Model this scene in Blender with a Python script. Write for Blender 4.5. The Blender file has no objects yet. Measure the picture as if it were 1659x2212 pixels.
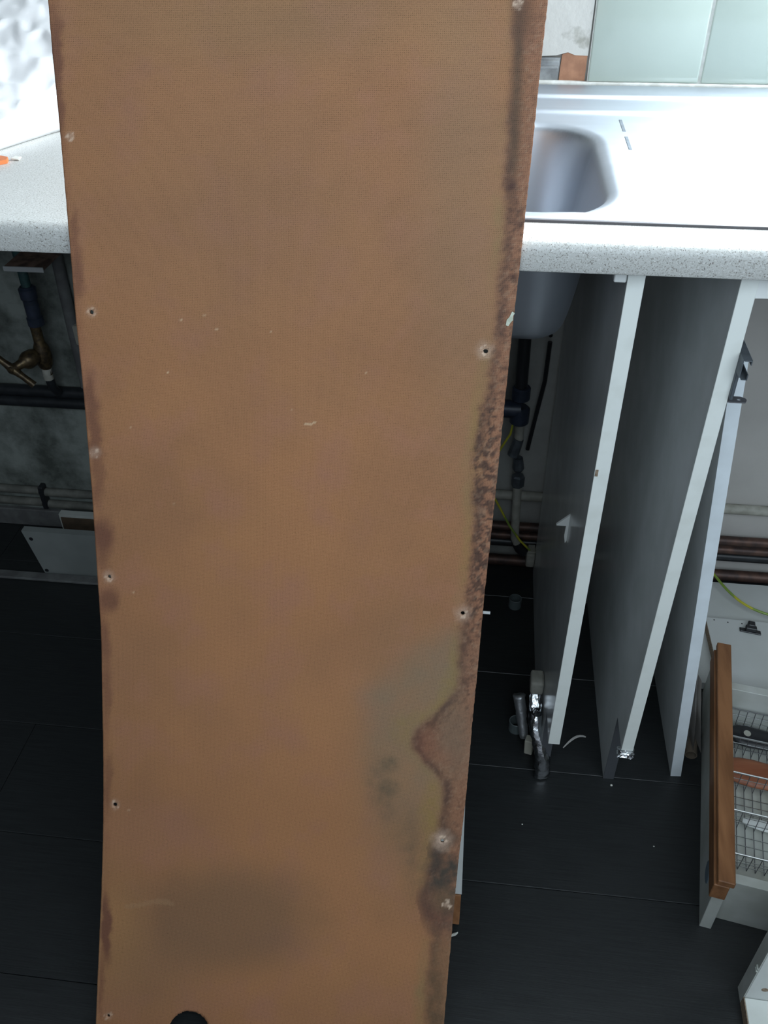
import bpy, bmesh, math, random
from mathutils import Vector, Matrix, noise

# ------------------------------------------------------------------ camera, world, lights, exposure
sc = bpy.context.scene
col = sc.collection
F_PX, PITCH, YAW, ROLL, CAM_H, CAM_Y = 1898.96, 0.667703, -0.124590, 0.011387, 1.204266, -1.398761
cyw, syw, cp, sp = math.cos(YAW), math.sin(YAW), math.cos(PITCH), math.sin(PITCH)
fw = Vector((syw * cp, cyw * cp, -sp))
rt = Vector((cyw, -syw, 0))
dn = fw.cross(rt)
cr, sr = math.cos(ROLL), math.sin(ROLL)
rt, dn = cr * rt + sr * dn, -sr * rt + cr * dn
cam_d = bpy.data.cameras.new('camera')
cam = bpy.data.objects.new('camera', cam_d)
col.objects.link(cam)
M = Matrix((rt, -dn, -fw)).transposed().to_4x4()
M.translation = Vector((0, CAM_Y, CAM_H))
cam.matrix_world = M
cam_d.sensor_fit = 'VERTICAL'
cam_d.sensor_height = 24.0
cam_d.sensor_width = 18.0
cam_d.lens = F_PX * 24.0 / 2212.0
cam_d.clip_start = 0.02
sc.camera = cam

sc.view_settings.view_transform = 'Standard'
sc.view_settings.look = 'None'
sc.view_settings.gamma = 1.0
sc.view_settings.use_curve_mapping = False
sc.view_settings.exposure = 0.0

world = bpy.data.worlds.new('sky')
sc.world = world
world.use_nodes = True
wn = world.node_tree
bg = wn.nodes['Background']
bg.inputs['Color'].default_value = (0.62, 0.78, 1.0, 1)
bg.inputs['Strength'].default_value = 1.6


def area(name, loc, target, sx, sy, power, color):
    d = bpy.data.lights.new(name, 'AREA')
    d.shape = 'RECTANGLE'
    d.size, d.size_y = sx, sy
    d.energy = power
    d.color = color
    o = bpy.data.objects.new(name, d)
    o.location = loc
    v = Vector(target) - Vector(loc)
    o.rotation_euler = v.to_track_quat('-Z', 'Y').to_euler()
    col.objects.link(o)
    return o


# daylight through the window over the sink and through the opening in the unseen wall across the room
area('sink_window_light', (1.15, 0.10, 1.60), (1.00, -0.6, 0.80), 1.65, 0.96, 175, (0.84, 0.94, 1.02))
area('room_window_light', (0.45, -1.76, 1.60), (0.40, -0.5, 0.9), 2.1, 1.05, 13.5, (0.85, 0.97, 1.0))

# ------------------------------------------------------------------ helpers
LOC = {}


def new_bm():
    return bmesh.new()


def add_hull(bm, pts, faces):
    vs = [bm.verts.new(p) for p in pts]
    fs = []
    for f in faces:
        try:
            fs.append(bm.faces.new([vs[i] for i in f]))
        except ValueError:
            pass
    return vs


BOXF = [(0, 3, 2, 1), (4, 5, 6, 7), (0, 1, 5, 4), (1, 2, 6, 5), (2, 3, 7, 6), (3, 0, 4, 7)]


def add_box(bm, x0, x1, y0, y1, z0, z1, bevel=0.0, seg=2):
    vs = add_hull(bm, [(x0, y0, z0), (x1, y0, z0), (x1, y1, z0), (x0, y1, z0),
                       (x0, y0, z1), (x1, y0, z1), (x1, y1, z1), (x0, y1, z1)], BOXF)
    if bevel > 0:
        es = list({e for v in vs for e in v.link_edges})
        bmesh.ops.bevel(bm, geom=es, offset=bevel, segments=seg, affect='EDGES', profile=0.5)


def add_obox(bm, o, ex, ey, ez, bevel=0.0, seg=2):
    o, ex, ey, ez = Vector(o), Vector(ex), Vector(ey), Vector(ez)
    vs = add_hull(bm, [o, o + ex, o + ex + ey, o + ey, o + ez, o + ex + ez, o + ex + ey + ez, o + ey + ez], BOXF)
    if bevel > 0:
        es = list({e for v in vs for e in v.link_edges})
        bmesh.ops.bevel(bm, geom=es, offset=bevel, segments=seg, affect='EDGES', profile=0.5)


def add_tube(bm, pts, r, n=10, cap=True):
    pts = [Vector(p) for p in pts]
    rs = r if isinstance(r, (list, tuple)) else [r] * len(pts)
    rings, up = [], None
    for i, p in enumerate(pts):
        t = (pts[min(i + 1, len(pts) - 1)] - pts[max(i - 1, 0)]).normalized()
        if up is None:
            up = Vector((0, 0, 1)) if abs(t.z) < 0.9 else Vector((1, 0, 0))
        a = t.cross(up).normalized()
        up = a.cross(t).normalized()
        rings.append([bm.verts.new(p + rs[i] * (math.cos(2 * math.pi * k / n) * a + math.sin(2 * math.pi * k / n) * up)) for k in range(n)])
    for i in range(len(rings) - 1):
        for k in range(n):
            bm.faces.new((rings[i][k], rings[i][(k + 1) % n], rings[i + 1][(k + 1) % n], rings[i + 1][k]))
    if cap:
        bm.faces.new(list(reversed(rings[0])))
        bm.faces.new(rings[-1])


def add_lathe(bm, prof, o, axis=(0, 0, 1), n=20, closed=False):
    """prof: (radius, height) pairs turned about an axis through o"""
    o, ax = Vector(o), Vector(axis).normalized()
    a = ax.orthogonal().normalized()
    b = ax.cross(a)
    rings = []
    for r, h in prof:
        r = max(r, 1e-5)
        rings.append([bm.verts.new(o + ax * h + r * (math.cos(2 * math.pi * k / n) * a + math.sin(2 * math.pi * k / n) * b)) for k in range(n)])
    m = len(rings)
    for i in range(m if closed else m - 1):
        for k in range(n):
            bm.faces.new((rings[i][k], rings[i][(k + 1) % n], rings[(i + 1) % m][(k + 1) % n], rings[(i + 1) % m][k]))
    if not closed:
        bm.faces.new(list(reversed(rings[0])))
        bm.faces.new(rings[-1])


def add_prism(bm, poly, o, eu, ev, ew):
    """polygon (u, v) in plane eu, ev at o, extruded along ew"""
    o, eu, ev, ew = Vector(o), Vector(eu), Vector(ev), Vector(ew)
    a = [bm.verts.new(o + u * eu + v * ev) for u, v in poly]
    b = [bm.verts.new(o + u * eu + v * ev + ew) for u, v in poly]
    n = len(poly)
    bm.faces.new(list(reversed(a)))
    bm.faces.new(b)
    for i in range(n):
        bm.faces.new((a[i], a[(i + 1) % n], b[(i + 1) % n], b[i]))


def obj(name, bm, mat, parent=None, smooth=False):
    me = bpy.data.meshes.new(name)
    bmesh.ops.recalc_face_normals(bm, faces=bm.faces)
    off = LOC.get(parent.name, Vector()) if parent else Vector()
    if off.length > 0:
        bmesh.ops.translate(bm, vec=-off, verts=bm.verts)
    bm.to_mesh(me)
    bm.free()
    if smooth:
        for p in me.polygons:
            p.use_smooth = True
        if smooth != 'all':
            try:
                me.set_sharp_from_angle(angle=math.radians(40))
            except Exception:
                pass
    o = bpy.data.objects.new(name, me)
    col.objects.link(o)
    if mat:
        me.materials.append(mat)
    if parent:
        o.parent = parent
        LOC[o.name] = off.copy()
    else:
        LOC[o.name] = Vector()
    return o


def tag(o, label, cat, group=None, kind=None):
    o['label'] = label
    o['category'] = cat
    if group:
        o['group'] = group
    if kind:
        o['kind'] = kind
    return o


def thing(name, label, cat, loc, group=None):
    o = bpy.data.objects.new(name, None)
    o.empty_display_size = 0.05
    col.objects.link(o)
    o.location = loc
    LOC[o.name] = Vector(loc)
    return tag(o, label, cat, group)


def struct(name, bm, mat, parent=None, smooth=False):
    o = obj(name, bm, mat, parent, smooth)
    if not parent:
        o['kind'] = 'structure'
    return o


# ------------------------------------------------------------------ materials
def mat(name, base, rough=0.5, metal=0.0, var=None, scale=30.0, bump=0.0, bscale=200.0, spec=0.5, stretch=None, lo=0.4, hi=0.65, coat=0.0, rvar=0.0):
    m = bpy.data.materials.new(name)
    m.use_nodes = True
    nt = m.node_tree
    b = nt.nodes['Principled BSDF']
    b.inputs['Roughness'].default_value = rough
    b.inputs['Metallic'].default_value = metal
    b.inputs['Specular IOR Level'].default_value = spec
    b.inputs['Coat Weight'].default_value = coat
    tc = nt.nodes.new('ShaderNodeTexCoord')
    src = tc.outputs['Object']
    if stretch:
        mp = nt.nodes.new('ShaderNodeMapping')
        mp.inputs['Scale'].default_value = stretch
        nt.links.new(src, mp.inputs['Vector'])
        src = mp.outputs['Vector']
    if var is not None:
        n = nt.nodes.new('ShaderNodeTexNoise')
        n.inputs['Scale'].default_value = scale
        n.inputs['Detail'].default_value = 6
        nt.links.new(src, n.inputs['Vector'])
        r = nt.nodes.new('ShaderNodeValToRGB')
        r.color_ramp.elements[0].position = lo
        r.color_ramp.elements[0].color = (*var, 1)
        r.color_ramp.elements[1].position = hi
        r.color_ramp.elements[1].color = (*base, 1)
        nt.links.new(n.outputs['Fac'], r.inputs['Fac'])
        nt.links.new(r.outputs['Color'], b.inputs['Base Color'])
        if rvar:
            mr = nt.nodes.new('ShaderNodeMapRange')
            mr.inputs['To Min'].default_value = rough - rvar
            mr.inputs['To Max'].default_value = rough + rvar
            nt.links.new(n.outputs['Fac'], mr.inputs['Value'])
            nt.links.new(mr.outputs['Result'], b.inputs['Roughness'])
    else:
        b.inputs['Base Color'].default_value = (*base, 1)
    if bump:
        n2 = nt.nodes.new('ShaderNodeTexNoise')
        n2.inputs['Scale'].default_value = bscale
        n2.inputs['Detail'].default_value = 4
        nt.links.new(src, n2.inputs['Vector'])
        bp = nt.nodes.new('ShaderNodeBump')
        bp.inputs['Strength'].default_value = bump
        bp.inputs['Distance'].default_value = 0.002
        nt.links.new(n2.outputs['Fac'], bp.inputs['Height'])
        nt.links.new(bp.outputs['Normal'], b.inputs['Normal'])
    return m


def worktop_mat():
    m = bpy.data.materials.new('speckled_laminate')
    m.use_nodes = True
    nt = m.node_tree
    b = nt.nodes['Principled BSDF']
    b.inputs['Roughness'].default_value = 0.34
    tc = nt.nodes.new('ShaderNodeTexCoord')
    cur = None
    base = nt.nodes.new('ShaderNodeRGB')
    base.outputs[0].default_value = (0.53, 0.53, 0.505, 1)
    cur = base.outputs[0]
    for s, thr, c in ((700, 0.58, (0.36, 0.35, 0.32)), (520, 0.60, (0.64, 0.64, 0.62)), (600, 0.645, (0.20, 0.18, 0.16)), (480, 0.69, (0.10, 0.09, 0.085))):
        n = nt.nodes.new('ShaderNodeTexNoise')
        n.inputs['Scale'].default_value = s
        n.inputs['Detail'].default_value = 2
        ad = nt.nodes.new('ShaderNodeVectorMath')
        ad.inputs[1].default_value = (s * 0.37, s * 0.11, s * 0.73)
        nt.links.new(tc.outputs['Object'], ad.inputs[0])
        nt.links.new(ad.outputs[0], n.inputs['Vector'])
        r = nt.nodes.new('ShaderNodeMapRange')
        r.inputs['From Min'].default_value = thr
        r.inputs['From Max'].default_value = thr + 0.03
        nt.links.new(n.outputs['Fac'], r.inputs['Value'])
        mx = nt.nodes.new('ShaderNodeMix')
        mx.data_type = 'RGBA'
        nt.links.new(r.outputs[0], mx.inputs[0])
        nt.links.new(cur, mx.inputs[6])
        mx.inputs[7].default_value = (*c, 1)
        cur = mx.outputs[2]
    nt.links.new(cur, b.inputs['Base Color'])
    return m


def plaster_mat():
    """painted plaster: grimy grey and mottled to the left, cleaner warm grey to the right"""
    m = bpy.data.materials.new('old_plaster')
    m.use_nodes = True
    nt = m.node_tree
    b = nt.nodes['Principled BSDF']
    b.inputs['Roughness'].default_value = 0.85
    tc = nt.nodes.new('ShaderNodeTexCoord')
    n1 = nt.nodes.new('ShaderNodeTexNoise')
    n1.inputs['Scale'].default_value = 11
    n1.inputs['Detail'].default_value = 8
    n1.inputs['Roughness'].default_value = 0.62
    nt.links.new(tc.outputs['Object'], n1.inputs['Vector'])
    r1 = nt.nodes.new('ShaderNodeValToRGB')
    r1.color_ramp.elements[0].position = 0.36
    r1.color_ramp.elements[0].color = (0.075, 0.085, 0.074, 1)
    r1.color_ramp.elements[1].position = 0.60
    r1.color_ramp.elements[1].color = (0.27, 0.295, 0.27, 1)  # left tones deepened for shade as well as grime
    nt.links.new(n1.outputs['Fac'], r1.inputs['Fac'])
    n2 = nt.nodes.new('ShaderNodeTexNoise')
    n2.inputs['Scale'].default_value = 6
    n2.inputs['Detail'].default_value = 5
    nt.links.new(tc.outputs['Object'], n2.inputs['Vector'])
    r2 = nt.nodes.new('ShaderNodeValToRGB')
    r2.color_ramp.elements[0].position = 0.3
    r2.color_ramp.elements[0].color = (0.50, 0.48, 0.45, 1)
    r2.color_ramp.elements[1].position = 0.7
    r2.color_ramp.elements[1].color = (0.60, 0.575, 0.54, 1)
    nt.links.new(n2.outputs['Fac'], r2.inputs['Fac'])
    sx = nt.nodes.new('ShaderNodeSeparateXYZ')
    nt.links.new(tc.outputs['Object'], sx.inputs[0])
    mr = nt.nodes.new('ShaderNodeMapRange')
    mr.inputs['From Min'].default_value = -0.1
    mr.inputs['From Max'].default_value = 0.3
    nt.links.new(sx.outputs['X'], mr.inputs['Value'])
    mx = nt.nodes.new('ShaderNodeMix')
    mx.data_type = 'RGBA'
    nt.links.new(mr.outputs[0], mx.inputs[0])
    nt.links.new(r1.outputs['Color'], mx.inputs[6])
    nt.links.new(r2.outputs['Color'], mx.inputs[7])
    nt.links.new(mx.outputs[2], b.inputs['Base Color'])
    bp = nt.nodes.new('ShaderNodeBump')
    bp.inputs['Strength'].default_value = 0.4
    bp.inputs['Distance'].default_value = 0.004
    nt.links.new(n1.outputs['Fac'], bp.inputs['Height'])
    nt.links.new(bp.outputs['Normal'], b.inputs['Normal'])
    return m


def hardboard_mat():
    m = bpy.data.materials.new('hardboard_mesh_back')
    m.use_nodes = True
    nt = m.node_tree
    L = nt.links
    b = nt.nodes['Principled BSDF']
    b.inputs['Roughness'].default_value = 0.62
    b.inputs['Specular IOR Level'].default_value = 0.25
    at = nt.nodes.new('ShaderNodeAttribute')
    at.attribute_name = 'stain'
    uv = nt.nodes.new('ShaderNodeUVMap')
    uv.uv_map = 'UVMap'
    sx = nt.nodes.new('ShaderNodeSeparateXYZ')
    L.new(uv.outputs[0], sx.inputs[0])

    def sine(out, period):
        mu = nt.nodes.new('ShaderNodeMath'); mu.operation = 'MULTIPLY'
        mu.inputs[1].default_value = 2 * math.pi / period
        L.new(out, mu.inputs[0])
        s = nt.nodes.new('ShaderNodeMath'); s.operation = 'SINE'
        L.new(mu.outputs[0], s.inputs[0])
        return s.outputs[0]
    a, c = sine(sx.outputs['X'], 0.00165), sine(sx.outputs['Y'], 0.00165)
    ml = nt.nodes.new('ShaderNodeMath'); ml.operation = 'ADD'
    L.new(a, ml.inputs[0]); L.new(c, ml.inputs[1])
    n = nt.nodes.new('ShaderNodeTexNoise')
    n.inputs['Scale'].default_value = 420
    n.inputs['Detail'].default_value = 3
    L.new(uv.outputs[0], n.inputs['Vector'])
    # the pits of the mesh: deep where noise is high
    mr = nt.nodes.new('ShaderNodeMapRange')
    mr.inputs['From Min'].default_value = 0.55
    mr.inputs['From Max'].default_value = 2.0
    L.new(ml.outputs[0], mr.inputs['Value'])
    nm = nt.nodes.new('ShaderNodeMapRange')
    nm.inputs['From Min'].default_value = 0.3
    nm.inputs['From Max'].default_value = 0.75
    nm.inputs['To Min'].default_value = 0.15
    nm.inputs['To Max'].default_value = 1.0
    L.new(n.outputs['Fac'], nm.inputs['Value'])
    pm = nt.nodes.new('ShaderNodeMath'); pm.operation = 'MULTIPLY'
    L.new(mr.outputs[0], pm.inputs[0]); L.new(nm.outputs[0], pm.inputs[1])
    dk = nt.nodes.new('ShaderNodeMapRange')
    dk.inputs['To Min'].default_value = 1.09
    dk.inputs['To Max'].default_value = 0.28
    L.new(pm.outputs[0], dk.inputs['Value'])
    n2 = nt.nodes.new('ShaderNodeTexNoise')
    n2.inputs['Scale'].default_value = 900
    n2.inputs['Detail'].default_value = 2
    L.new(uv.outputs[0], n2.inputs['Vector'])
    gr = nt.nodes.new('ShaderNodeMapRange')
    gr.inputs['From Min'].default_value = 0.3
    gr.inputs['From Max'].default_value = 0.7
    gr.inputs['To Min'].default_value = 0.88
    gr.inputs['To Max'].default_value = 1.12
    L.new(n2.outputs['Fac'], gr.inputs['Value'])
    k = nt.nodes.new('ShaderNodeMath'); k.operation = 'MULTIPLY'
    L.new(dk.outputs[0], k.inputs[0]); L.new(gr.outputs[0], k.inputs[1])
    vm = nt.nodes.new('ShaderNodeVectorMath'); vm.operation = 'SCALE'
    L.new(at.outputs['Color'], vm.inputs[0]); L.new(k.outputs[0], vm.inputs['Scale'])
    L.new(vm.outputs[0], b.inputs['Base Color'])
    bp = nt.nodes.new('ShaderNodeBump')
    bp.invert = True
    bp.inputs['Strength'].default_value = 0.35
    bp.inputs['Distance'].default_value = 0.0006
    L.new(pm.outputs[0], bp.inputs['Height'])
    L.new(bp.outputs['Normal'], b.inputs['Normal'])
    return m


def wood_mat(name, c0, c1, stretch):
    m = mat(name, c1, 0.45, var=c0, scale=1.0, stretch=stretch, lo=0.35, hi=0.62, bump=0.1, bscale=3)
    return m


MAT = {
    'melamine': mat('white_melamine', (0.70, 0.72, 0.72), 0.22, var=(0.62, 0.64, 0.63), scale=14),
    'melamine_door': mat('white_door_melamine', (0.66, 0.68, 0.67), 0.35, var=(0.60, 0.62, 0.60), scale=9),
    'edging': mat('cream_edging', (0.80, 0.83, 0.79), 0.4, var=(0.74, 0.765, 0.72), scale=30, lo=0.3, hi=0.5),
    'edging_cool': mat('white_edging', (0.78, 0.84, 0.88), 0.4, var=(0.70, 0.75, 0.78), scale=20),
    'chipboard': mat('raw_chipboard', (0.36, 0.27, 0.19), 0.9, var=(0.22, 0.16, 0.11), scale=300, bump=0.4),
    'greyboard': mat('scuffed_white_board', (0.58, 0.60, 0.57), 0.45, var=(0.48, 0.50, 0.46), scale=18),
    'kick': mat('dark_grey_edging', (0.075, 0.08, 0.088), 0.5),  # dark grey for the strip over the kick's front
    'dusty_white': mat('dusty_white_board', (0.27, 0.29, 0.28), 0.5, var=(0.22, 0.24, 0.23), scale=12),  # white board darkened for the shade under the worktop
    'foil_soft': mat('matt_foil', (0.62, 0.64, 0.66), 0.45, 0.9, bump=0.5, bscale=130),
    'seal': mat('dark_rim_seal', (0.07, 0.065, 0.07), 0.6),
    'grimypipe': mat('grimy_painted_pipe', (0.20, 0.20, 0.175), 0.6, var=(0.12, 0.12, 0.105), scale=40),  # darker copy of the painted pipe, for the low pipes at left
    'paint_white': mat('white_plastic', (0.78, 0.80, 0.78), 0.3),
    'steel': mat('brushed_steel', (0.46, 0.49, 0.53), 0.47, 1.0, var=(0.44, 0.47, 0.51), scale=1, stretch=(8, 60, 20), rvar=0.03),
    'chrome': mat('bright_wire', (0.75, 0.77, 0.78), 0.18, 1.0),
    'dark_steel': mat('dull_grey_metal', (0.15, 0.17, 0.19), 0.5, 0.45, var=(0.10, 0.115, 0.13), scale=60),
    'zinc': mat('zinc_plate', (0.22, 0.22, 0.24), 0.5, 0.7, var=(0.17, 0.17, 0.18), scale=80),
    'rust': mat('rusty_plate', (0.34, 0.22, 0.17), 0.7, 0.2, var=(0.13, 0.08, 0.06), scale=60, bump=0.3),
    'galv': mat('worn_galvanised_edge', (0.55, 0.57, 0.57), 0.5, 0.5),
    'brass': mat('tarnished_brass', (0.17, 0.12, 0.06), 0.42, 0.7, var=(0.075, 0.055, 0.035), scale=120, bump=0.2),
    'verdigris': mat('blue_green_pipe', (0.03, 0.085, 0.08), 0.5, var=(0.02, 0.045, 0.05), scale=80),
    'blueplastic': mat('dark_blue_fitting', (0.035, 0.045, 0.075), 0.4, var=(0.02, 0.028, 0.045), scale=60),
    'blackplastic': mat('black_plastic', (0.02, 0.021, 0.024), 0.35),
    'blackpipe': mat('black_painted_pipe', (0.025, 0.028, 0.032), 0.4, var=(0.015, 0.017, 0.02), scale=60),
    'palepipe': mat('painted_pipe', (0.50, 0.49, 0.43), 0.55, var=(0.34, 0.33, 0.28), scale=40),
    'copper': mat('dull_copper', (0.15, 0.085, 0.065), 0.5, 0.5, var=(0.075, 0.05, 0.045), scale=50),
    'greyskirt': mat('dusty_grey_timber', (0.16, 0.165, 0.16), 0.8, var=(0.10, 0.10, 0.10), scale=30),
    'cable_gy': None,
    'tile': mat('pale_green_glaze', (0.50, 0.575, 0.515), 0.09, var=(0.485, 0.56, 0.50), scale=12, bump=0.05, bscale=14),
    'grout': mat('pale_grout', (0.62, 0.63, 0.59), 0.8, var=(0.50, 0.51, 0.47), scale=90),
    'sealant': mat('old_white_sealant', (0.70, 0.71, 0.68), 0.5, var=(0.52, 0.52, 0.48), scale=60),
    'brick': mat('orange_brick', (0.52, 0.27, 0.16), 0.85, var=(0.40, 0.20, 0.12), scale=60, bump=0.3),
    'wallplaster': mat('cracked_cream_plaster', (0.66, 0.65, 0.60), 0.85, var=(0.40, 0.39, 0.34), scale=34, lo=0.30, hi=0.42, bump=0.5, bscale=50),
    'greymortar': mat('grey_mortar', (0.42, 0.44, 0.44), 0.9, var=(0.25, 0.26, 0.26), scale=50, bump=0.4, bscale=90),
    'foil': mat('aluminium_foil', (0.95, 0.955, 0.96), 0.48, 0.12, bump=0.15, bscale=45),
    'foil_dark': mat('foil_tape', (0.62, 0.64, 0.66), 0.16, 1.0, bump=0.5, bscale=160),
    'cream_block': mat('cream_wood_block', (0.55, 0.53, 0.44), 0.6),
    'greycollar': mat('grey_plastic_collar', (0.13, 0.16, 0.165), 0.4),
    'laminate': None,
    'subfloor': mat('bevel_dark', (0.012, 0.013, 0.014), 0.7),
    'hardwood': wood_mat('oak_handle', (0.20, 0.085, 0.034), (0.34, 0.155, 0.066), (60, 7, 60)),
    'redwood': wood_mat('red_brown_wood', (0.27, 0.085, 0.04), (0.36, 0.13, 0.06), (9, 90, 90)),
    'drawer_ply': mat('brown_hardboard_base', (0.12, 0.08, 0.05), 0.8, var=(0.08, 0.055, 0.035), scale=50),
    'drawer_base': mat('scuffed_drawer_base', (0.52, 0.54, 0.50), 0.5, var=(0.38, 0.37, 0.31), scale=7, lo=0.35, hi=0.55),
    'cloudy': mat('cloudy_film', (0.66, 0.65, 0.63), 0.35, var=(0.50, 0.48, 0.46), scale=16),
    'cardboard': mat('brown_cardboard', (0.15, 0.12, 0.09), 0.9),
    'bluefilm': mat('bluish_film', (0.20, 0.27, 0.33), 0.15),
    'orange_chip': mat('orange_plastic', (0.60, 0.17, 0.05), 0.5),
    'paper_scrap': mat('pale_scrap', (0.72, 0.72, 0.66), 0.8),
    'paint_flake': mat('greenish_paint_flake', (0.62, 0.66, 0.55), 0.7, var=(0.45, 0.48, 0.38), scale=200),
    'room_paint': mat('room_paint', (0.50, 0.50, 0.48), 0.9),
    'room_dark': mat('dark_room_paint', (0.10, 0.10, 0.105), 0.9),  # unseen walls made dark to cut bounced light
    'frame': mat('white_window_frame', (0.8, 0.8, 0.8), 0.4),
    'plaster': plaster_mat(),
    'worktop': worktop_mat(),
    'hardboard': hardboard_mat(),
}


def laminate_mat():
    m = mat('charcoal_wood_laminate', (0.026, 0.029, 0.030), 0.38, var=(0.015, 0.0165, 0.0175), scale=1.0, stretch=(14, 420, 60), lo=0.30, hi=0.75, bump=0.12, bscale=2, spec=0.42)
    return m


def earth_cable_mat():
    m = bpy.data.materials.new('green_yellow_sheath')
    m.use_nodes = True
    nt = m.node_tree
    b = nt.nodes['Principled BSDF']
    b.inputs['Roughness'].default_value = 0.35
    tc = nt.nodes.new('ShaderNodeTexCoord')
    n = nt.nodes.new('ShaderNodeTexWave')
    n.inputs['Scale'].default_value = 6
    n.inputs['Distortion'].default_value = 1.5
    nt.links.new(tc.outputs['Object'], n.inputs['Vector'])
    r = nt.nodes.new('ShaderNodeValToRGB')
    r.color_ramp.elements[0].position = 0.42
    r.color_ramp.elements[0].color = (0.60, 0.56, 0.05, 1)
    r.color_ramp.elements[1].position = 0.58
    r.color_ramp.elements[1].color = (0.24, 0.36, 0.06, 1)
    nt.links.new(n.outputs['Fac'], r.inputs['Fac'])
    nt.links.new(r.outputs['Color'], b.inputs['Base Color'])
    return m


MAT['laminate'] = laminate_mat()
MAT['cable_gy'] = earth_cable_mat()

# ------------------------------------------------------------------ room shell
XL, XR, YF, ZC = -1.22, 2.3, -1.82, 2.4

bm = new_bm()
add_box(bm, XL, XR, YF, 0.0, -0.06, -0.010)
floor = struct('floor', bm, MAT['subfloor'])
rows = [(-0.125 - 0.1995 * k) for k in range(-1, 17)]
random.seed(3)
proto = {}
for i, ytop in enumerate(rows):
    y1 = min(ytop, -0.001)
    y0 = max(ytop - 0.1995, YF)
    if y1 - y0 < 0.01:
        continue
    joint = {3: -0.711}.get(i, XL + 0.25 + (i * 0.47) % 1.2)
    xs = [XL]
    x = joint
    while x > XL + 0.05:
        x -= 1.285
    x += 1.285
    while x < XR - 0.02:
        if x > XL + 0.02:
            xs.append(x)
        x += 1.285
    xs.append(XR)
    for a, b2 in zip(xs[:-1], xs[1:]):
        bm = new_bm()
        add_box(bm, a + 0.0004, b2 - 0.0004, y0 + 0.0004, y1 - 0.0004, -0.0098, 0.0, bevel=0.0007, seg=1)
        obj('plank', bm, MAT['laminate'], floor)

# back wall with the window opening above the sink
WX0, WX1, WZ0, WZ1 = 0.27, 2.05, 1.075, 2.15
bm = new_bm()
add_box(bm, XL, XR, 0.0, 0.11, -0.06, WZ0)
add_box(bm, XL, WX0, 0.0, 0.11, WZ0, ZC)
add_box(bm, WX1, XR, 0.0, 0.11, WZ0, ZC)
add_box(bm, WX0, WX1, 0.0, 0.11, WZ1, ZC)
wall_back = struct('wall_back', bm, MAT['plaster'])

bm = new_bm()
for x0, x1, z0, z1 in ((WX0, WX0 + .05, WZ0, WZ1), (WX1 - .05, WX1, WZ0, WZ1), (WX0 + .05, WX1 - .05, WZ0, WZ0 + .05), (WX0 + .05, WX1 - .05, WZ1 - .05, WZ1)):
    add_box(bm, x0, x1, 0.03, 0.08, z0, z1)
struct('window_1', bm, MAT['frame'])

bm = new_bm()
add_box(bm, XL - 0.1, XL, YF, 0.0, -0.06, ZC)
struct('wall_left', bm, MAT['room_dark'])  # unseen; set close and dark to keep light off the left
bm = new_bm()
add_box(bm, XR, XR + 0.1, YF, 0.0, -0.06, ZC)
struct('wall_right', bm, MAT['room_dark'])
bm = new_bm()
add_box(bm, XL - 0.1, XR + 0.1, YF, 0.11, ZC, ZC + 0.1)
struct('ceiling', bm, MAT['room_paint'])
# unseen wall across the room, its sill and nearness set for the light's falloff
bm = new_bm()
add_box(bm, XL, -0.65, YF - 0.1, YF, -0.06, ZC)
add_box(bm, 1.55, XR, YF - 0.1, YF, -0.06, ZC)
add_box(bm, -0.65, 1.55, YF - 0.1, YF, -0.06, 1.05)
add_box(bm, -0.65, 1.55, YF - 0.1, YF, 2.15, ZC)
struct('wall_front', bm, MAT['room_dark'])

# old plaster face left of the tiles, with a bare brick and grey mortar at its foot
bm = new_bm()
poly = [(-0.9, 0.937), (0.02, 0.938), (0.060, 0.939), (0.078, 0.940), (0.084, 0.9415), (0.094, 0.944), (0.104, 0.9405), (0.122, 0.940), (0.123, WZ0 - .001), (-0.9, WZ0 - .001)]
add_prism(bm, [(x, z) for x, z in poly], (0, 0, 0), (1, 0, 0), (0, 0, 1), (0, -0.007, 0))
obj('plaster_patch', bm, MAT['wallplaster'], wall_back)
bm = new_bm()
add_prism(bm, [(0.0852, 0.903), (0.1215, 0.903), (0.1218, 0.9395), (0.104, 0.940), (0.094, 0.9435), (0.0865, 0.9405), (0.0855, 0.925)], (0, 0, 0), (1, 0, 0), (0, 0, 1), (0, -0.0045, 0))
obj('bare_brick', bm, MAT['brick'], wall_back)
bm = new_bm()
add_prism(bm, [(-0.2, 0.903), (0.0835, 0.903), (0.0838, 0.918), (0.0845, 0.9365), (-0.2, 0.9365)], (0, 0, 0), (1, 0, 0), (0, 0, 1), (0, -0.004, 0))
for k in range(2):
    add_box(bm, -0.2, 0.0825, -0.0055, -0.003, 0.9215 + k * 0.008, 0.9255 + k * 0.008, 0.001, 1)
obj('mortar_patch', bm, MAT['greymortar'], wall_back)

# pale green tiles
bm = new_bm()
add_box(bm, 0.1245, 1.30, -0.0072, 0.0, 0.903, WZ0 - 0.001)
obj('grout_bed', bm, MAT['grout'], wall_back)
for r in range(1):
    for c in range(7):
        x0 = 0.1255 + c * 0.1567
        z0 = 0.907 + r * 0.1567
        bm = new_bm()
        add_box(bm, x0, x0 + 0.1530, -0.0090, -0.0015, z0, z0 + 0.1530, 0.0026, 3)
        obj('tile', bm, MAT['tile'], wall_back, smooth=True)
bm = new_bm()
pts = [(-0.3 + i * 0.02, -0.006 + 0.0008 * noise.noise(Vector((i * 0.7, 0, 0))), 0.9035 + 0.0007 * noise.noise(Vector((i * 0.5, 3, 0)))) for i in range(80)]
add_tube(bm, pts, 0.0042, 8)
obj('sealant_bead', bm, MAT['sealant'], wall_back, smooth='all')

# ------------------------------------------------------------------ worktop
WT, WB, WF = 0.900, 0.870, -0.606


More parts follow.
